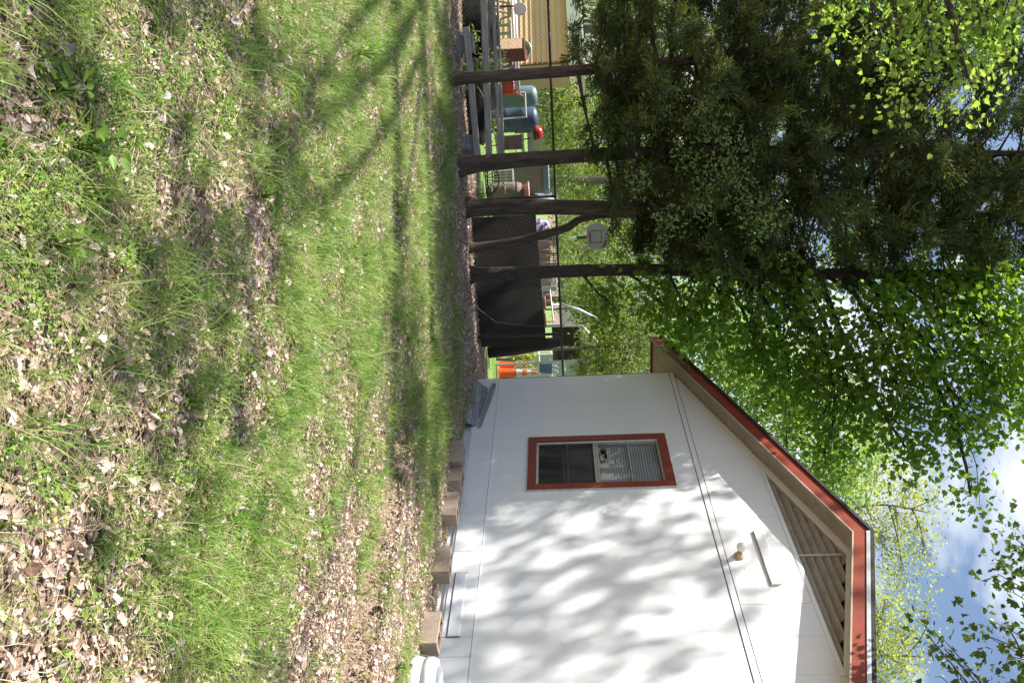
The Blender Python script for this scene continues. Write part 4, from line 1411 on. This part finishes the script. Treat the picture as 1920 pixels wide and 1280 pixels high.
MB().tube([(.23 * math.cos(t), -.28 + .23 * math.sin(t), zb0 + .1) for t in np.linspace(0, 2 * math.pi, 20)], .012, 5).build('rim', M['maroon'], hp_)
MB().tube([(0, .30, 0), (0, .30, zb0 + .1), (0, .03, zb0 + .3)], .045, 8).build('pole', M['black_iron'], hp_)
MB().tube([(0, .30, zb0 - .75), (0, .30, zb0 - .35)], .06, 8).build('pole_pad', M['white_far'], hp_)
# far house seen under the cedars
fh = empty('far_house', spot(1000, 235, 48), R(-6), 'cream house with brown roof far beyond the fence', 'house')
MB().box(-3.5, 3.5, 0, 6, 0, 2.6).build('wall', M['cream'], fh)
MB().add([(-3.9, -.4, 2.6), (3.9, -.4, 2.6), (3.9, 3, 3.9), (-3.9, 3, 3.9), (-3.9, 6.4, 2.6), (3.9, 6.4, 2.6)], [(0, 1, 2, 3), (3, 2, 5, 4), (0, 3, 4), (1, 5, 2), (0, 4, 5, 1)]).build('roof', M['brown_roof'], fh)
for x in (-2.4, -.2, 2.2):
    wn = MB().bbox(x - .5, x + .5, -.04, -.002, 1.0, 2.2, .01).build('window', M['white_far'], fh)
    MB().box(x - .42, x + .42, -.05, -.041, 1.08, 2.12).build('pane', M['tarp_dark'], wn)
# service cable to the house
MB().tube(bez(at(1500, -80, 16), hp(1.5, -2.0, 5.2), -.02, 16), .012, 5).build('service_cable', M['cable'], smooth=True, label='thin dark service cable running through the tree tops', cat='cable')

# ------------------------------------------------------------------ ground cover (stuff)
proto_col = bpy.data.collections.new('ground_cover_shapes')


def proto(name, V, Fc, mat, col):
    me = bpy.data.meshes.new(name)
    me.from_pydata([tuple(v) for v in V], [], [tuple(int(i) for i in f) for f in Fc])
    me.materials.append(mat)
    me.shade_smooth()
    o_ = bpy.data.objects.new(name, me)
    col.objects.link(o_)
    return o_


def gn_scatter(name, pts, rot, scl, idx, col, label, cat=None):
    me = bpy.data.meshes.new(name)
    n = len(pts)
    me.vertices.add(n)
    me.vertices.foreach_set('co', np.asarray(pts, dtype=np.float32).ravel())
    a = me.attributes.new('rot', 'FLOAT_VECTOR', 'POINT')
    a.data.foreach_set('vector', np.asarray(rot, dtype=np.float32).ravel())
    a = me.attributes.new('scl', 'FLOAT', 'POINT')
    a.data.foreach_set('value', np.asarray(scl, dtype=np.float32))
    a = me.attributes.new('pick', 'INT', 'POINT')
    a.data.foreach_set('value', np.asarray(idx, dtype=np.int32))
    me.update()
    o_ = bpy.data.objects.new(name, me)
    COL.objects.link(o_)
    tag(o_, label, cat, kind='stuff')
    ng = bpy.data.node_groups.new(name + '_scatter', 'GeometryNodeTree')
    ng.interface.new_socket('Geometry', in_out='INPUT', socket_type='NodeSocketGeometry')
    ng.interface.new_socket('Geometry', in_out='OUTPUT', socket_type='NodeSocketGeometry')
    gi, go = ng.nodes.new('NodeGroupInput'), ng.nodes.new('NodeGroupOutput')
    ci = ng.nodes.new('GeometryNodeCollectionInfo')
    ci.inputs['Collection'].default_value = col
    ci.inputs['Separate Children'].default_value = True
    ci.inputs['Reset Children'].default_value = True
    ip = ng.nodes.new('GeometryNodeInstanceOnPoints')
    ip.inputs['Pick Instance'].default_value = True

    def attr(nm, ty):
        q_ = ng.nodes.new('GeometryNodeInputNamedAttribute')
        q_.data_type = ty
        q_.inputs['Name'].default_value = nm
        return q_.outputs['Attribute']
    ng.links.new(gi.outputs[0], ip.inputs['Points'])
    ng.links.new(ci.outputs[0], ip.inputs['Instance'])
    ng.links.new(attr('pick', 'INT'), ip.inputs['Instance Index'])
    ng.links.new(attr('rot', 'FLOAT_VECTOR'), ip.inputs['Rotation'])
    ng.links.new(attr('scl', 'FLOAT'), ip.inputs['Scale'])
    ng.links.new(ip.outputs['Instances'], go.inputs[0])
    md = o_.modifiers.new('scatter', 'NODES')
    md.node_group = ng
    return o_


def subcol(nm):
    c = bpy.data.collections.new(nm)
    return c


# grass tufts
def tuft(seed, nbl, hgt, spread, wdt):
    rg = np.random.default_rng(seed)
    V, Fc = [], []
    for _ in range(nbl):
        az = rg.uniform(0, 2 * np.pi)
        r0 = rg.uniform(0, .03)
        h = hgt * rg.uniform(.45, 1.1)
        ln = spread * rg.uniform(.3, 1.2)
        wd = wdt * rg.uniform(.7, 1.3)
        dx, dy = math.cos(az), math.sin(az)
        px_, py_ = -dy, dx
        b0 = len(V)
        for k in range(4):
            t = k / 4
            x = r0 * dx + dx * ln * t ** 1.8
            y = r0 * dy + dy * ln * t ** 1.8
            z = h * (t - .28 * t ** 3)
            ww = wd * (1 - t * .75)
            V += [(x + px_ * ww, y + py_ * ww, z), (x - px_ * ww, y - py_ * ww, z)]
        V.append((dx * ln + r0 * dx, dy * ln + r0 * dy, h * .70))
        for k in range(3):
            a_ = b0 + 2 * k
            Fc += [(a_, a_ + 1, a_ + 3), (a_, a_ + 3, a_ + 2)]
        Fc.append((b0 + 6, b0 + 7, b0 + 8))
    return V, Fc


gcol = subcol('grass_shapes')
for k in range(8):
    V, Fc = tuft(100 + k, 10 + k, (.14, .19, .24, .12, .30, .17, .10, .22)[k], (.10, .15, .19, .08, .24, .13, .09, .16)[k], .0022)
    proto(f'grass_tuft_{k}', V, Fc, M['grass'], gcol)
# low ground cover rosettes
ccol = subcol('cover_shapes')
for k in range(5):
    rg = np.random.default_rng(40 + k)
    n_ = 26
    az = rg.uniform(0, 2 * np.pi, n_)
    rr = rg.uniform(0, .055, n_)
    pos = np.stack([rr * np.cos(az), rr * np.sin(az), rg.uniform(.006, .045, n_)], 1)
    dr = np.stack([np.cos(az), np.sin(az), rg.uniform(-.1, .7, n_)], 1)
    V, Fc, _ = leaves(pos, dr, rg.uniform(.010, .021, n_), (LEAF_OVAL[0] * np.array([1.3, 1, 1]), LEAF_OVAL[1]), 1.2)
    proto(f'cover_{k}', V, Fc, M['cover'], ccol)
# dry leaves
lcol = subcol('litter_shapes')
for k in range(7):
    rg = np.random.default_rng(70 + k)
    L_ = .029
    rows = 6
    V, Fc = [], []
    cu, tw = rg.uniform(.8, 2.6) * (1 if k % 3 else -1), rg.uniform(-1.6, 1.6)
    wmul = rg.uniform(.16, .40)
    for i in range(rows + 1):
        t = i / rows
        half = wmul * L_ * math.sin(math.pi * min(max(t * .92 + .05, 0), 1)) ** .7 * (1 + .45 * rg.uniform(-1, 1))
        x = (t - .5) * L_
        for j in (-1, 0, 1):
            y = j * half * (1 + .3 * rg.uniform(-1, 1))
            z = .010 + cu * .25 * L_ * (abs(j) * .55 * (half / L_ / .4)) + .3 * L_ * cu * (t - .5) ** 2 + tw * y * (t - .5) + .06 * L_ * rg.uniform(-1, 1)
            V.append((x, y, z))
    for i in range(rows):
        for j in range(2):
            a_ = i * 3 + j
            Fc += [(a_, a_ + 1, a_ + 4), (a_, a_ + 4, a_ + 3)]
    proto(f'dry_leaf_{k}', V, Fc, M['litter'], lcol)
tcol = subcol('straw_shapes')
for k in range(4):
    rg = np.random.default_rng(90 + k)
    tb_ = MB().tube([(-.08, 0, .012), (-.02, .01 * rg.uniform(-1, 1), .02), (.04, .015 * rg.uniform(-1, 1), .014), (.09, 0, .01)], [.0012, .0016, .0014, .0006], 3)
    proto(f'straw_{k}', tb_.v, tb_.f, M['twig'], tcol)


def in_view(x, y, margin=.6):
    return (y > 1.6) & (np.abs(x) < .44 * y + margin)


def scatter_pts(n, y0, y1, power=1.0):
    """points over the visible yard; power<1 puts more of them close by"""
    u = RNG.random(n)
    y = y0 + (y1 - y0) * u ** power
    x = (RNG.random(n) * 2 - 1) * (.44 * y + .6)
    return x, y


def fields(x, y):
    n_ = len(x)
    g = np.empty(n_)
    o_ = (x - HG.x) * HN.x + (y - HG.y) * HN.y
    s_ = (x - HG.x) * HD.x + (y - HG.y) * HD.y
    for i in range(n_):
        g[i] = noise.noise(Vector((x[i] * .75, y[i] * .95, 7.7))) * .40 + noise.noise(Vector((x[i] * 2.3, y[i] * 2.9, 1.3))) * .55 + noise.noise(Vector((x[i] * 6, y[i] * 6.5, 4.3))) * .25
    # bare raked strip near the house: leaves only
    bare = np.clip(1 - np.abs(o_ - 1.75) / .75, 0, 1) * np.clip((s_ - 5.0) / 1.6, 0, 1)
    bare = np.maximum(bare, np.clip(1 - np.abs(o_ - 3.0) / .55, 0, 1) * np.clip((s_ - 7.4) / .9, 0, 1))
    bare = np.maximum(bare, .85 * np.clip(1 - np.abs(o_ - .55) / .45, 0, 1) * np.clip((s_ - 1.5) / 1.5, 0, 1))
    dark = np.clip((y - 12.0 - .0 * x) / 1.0, 0, 1) * (x < .8)
    return g, bare, dark, o_, s_


def inside_house(o_, s_):
    return (o_ < .02) & (s_ > -.05)


def zs(x, y):
    return np.array([ground_h(a, b_) for a, b_ in zip(x, y)])


# leaf litter
x, y = scatter_pts(480000, 1.7, 16.2, .60)
g, bare, dark, o_, s_ = fields(x, y)
tr_ = o_ - (2.30 + .09 * (8.3 - s_))
keep = (RNG.random(len(x)) < np.clip(.62 - .40 * g + .5 * bare + .3 * dark, .12, 1)) & ~inside_house(o_, s_) & ~((tr_ > .0) & (tr_ < .26) & (s_ > 7.2) & (RNG.random(len(x)) < .45))
x, y = x[keep], y[keep]
n = len(x)
rot = np.stack([RNG.normal(0, .6, n), RNG.normal(0, .6, n), RNG.uniform(0, 6.28, n)], 1)
gn_scatter('leaf_litter', np.stack([x, y, zs(x, y) + RNG.uniform(-.002, .022, n)], 1), rot, RNG.uniform(.45, 1.0, n) * RNG.choice([.8, 1, 1, 1.2, 1.9], n), RNG.integers(0, 7, n), lcol, 'dry curled tan leaves strewn over the yard')
# straw
x, y = scatter_pts(42000, 1.7, 13, .62)
g, bare, dark, o_, s_ = fields(x, y)
keep = ~inside_house(o_, s_)
x, y = x[keep], y[keep]
n = len(x)
gn_scatter('dry_straw', np.stack([x, y, zs(x, y) + .008], 1), np.stack([RNG.normal(0, .2, n), RNG.normal(0, .25, n), RNG.uniform(0, 6.28, n)], 1), RNG.uniform(.5, 1.4, n), RNG.integers(0, 4, n), tcol, 'dry straw and twigs among the leaves')
# grass
x, y = scatter_pts(58000, 1.7, 14.2, .72)
g, bare, dark, o_, s_ = fields(x, y)
keep = (RNG.random(len(x)) < np.clip(.31 + .85 * g - 1.2 * bare - .95 * dark, .02, 1)) & ~inside_house(o_ - .12, s_)
x, y, g = x[keep], y[keep], g[keep]
n = len(x)
gn_scatter('grass', np.stack([x, y, zs(x, y) - .004], 1), np.stack([RNG.normal(0, .16, n), RNG.normal(0, .16, n), RNG.uniform(0, 6.28, n)], 1), RNG.uniform(.45, 1.05, n) * (1 + .35 * np.clip(g, -.5, 1)), RNG.integers(0, 8, n), gcol, 'thin green grass growing in loose tufts through the leaves')
# low cover
x, y = scatter_pts(60000, 1.7, 14.2, .78)
g, bare, dark, o_, s_ = fields(x + 3.3, y + 1.1)
g2, bare, dark, o_, s_ = fields(x, y)
keep = (RNG.random(len(x)) < np.clip(.24 + .75 * g - 1.1 * bare - .8 * dark, .02, 1)) & ~inside_house(o_ - .1, s_)
x, y = x[keep], y[keep]
n = len(x)
gn_scatter('ground_cover', np.stack([x, y, zs(x, y)], 1), np.stack([RNG.normal(0, .15, n), RNG.normal(0, .15, n), RNG.uniform(0, 6.28, n)], 1), RNG.uniform(.5, 1.3, n), RNG.integers(0, 5, n), ccol, 'low clover like green plants between the grass')

# larger weeds, one by one
weeds = [(140, 275, .17, 16, 'large leafy weed low in the near grass by the frame edge'), (100, 460, .13, 12, 'leafy weed in the near shade patch'), (455, 1180, .22, 9, 'tall broad leaved weed standing beside the raked strip'),
         (480, 370, .20, 12, 'pointed leaf weed in mid yard before the stout cedar'), (105, 170, .15, 12, 'leafy weed nearest the frame corner'), (650, 1270, .10, 4, 'single oval leafed seedling on the dark step of the bank'),
         (560, 100, .16, 10, 'bright weed far left in mid yard'), (440, 690, .14, 9, 'small pale weed in the middle of the yard'), (780, 640, .18, 9, 'bright weed near the dark edge of the trees'),
         (690, 1010, .14, 6, 'small weed on the crest of the raked bank'), (620, 330, .18, 10, 'weed clump in the far yard below the stout cedar'), (655, 100, .28, 26, 'rounded bright green weed clump near the slender cedar'),
         (730, 1250, .14, 14, 'green seedlings between the bank and the planter'), (330, 560, .14, 9, 'leafy weed left of the middle of the yard')]
for ix, iy, hgt, nl, lab in weeds:
    g_ = ground_at(ix, iy)
    root = empty('broadleaf_weed', (g_.x, g_.y, ground_h(g_.x, g_.y)), random.uniform(0, 6), lab, 'weed', 'larger weeds in the yard')
    st_ = MB()
    P_, D_, S_ = [], [], []
    for k in range(nl):
        az = k * 2.4 + random.uniform(-.4, .4)
        hh = hgt * random.uniform(.15, 1)
        rr_ = hgt * .35 * random.uniform(.2, 1)
        tip = Vector((math.cos(az) * rr_, math.sin(az) * rr_, hh))
        st_.tube([(0, 0, 0), (tip.x * .4, tip.y * .4, hh * .6), tip], [.003, .0025, .0015], 4)
        P_.append(tip)
        D_.append((math.cos(az), math.sin(az), random.uniform(-.1, .6)))
        S_.append(random.uniform(.035, .065) * (hgt / .16) ** .5)
    st_.build('stem', M['weed_leaf'], root)
    shp = (np.array([[0, 0, 0], [.22, .25, .03], [.27, .5, .05], [.16, .8, .02], [0, 1.05, -.06], [-.16, .8, .02], [-.27, .5, .05], [-.22, .25, .03]]),
           np.array([[0, 1, 2], [0, 2, 3], [0, 3, 4], [0, 4, 5], [0, 5, 6], [0, 6, 7]]))
    V, Fc, k_ = leaves(np.array(P_), np.array(D_), np.array(S_), shp, 1.5)
    fast_mesh('leaves', V, Fc, M['weed_leaf'], root, np.repeat(RNG.random(nl), k_))
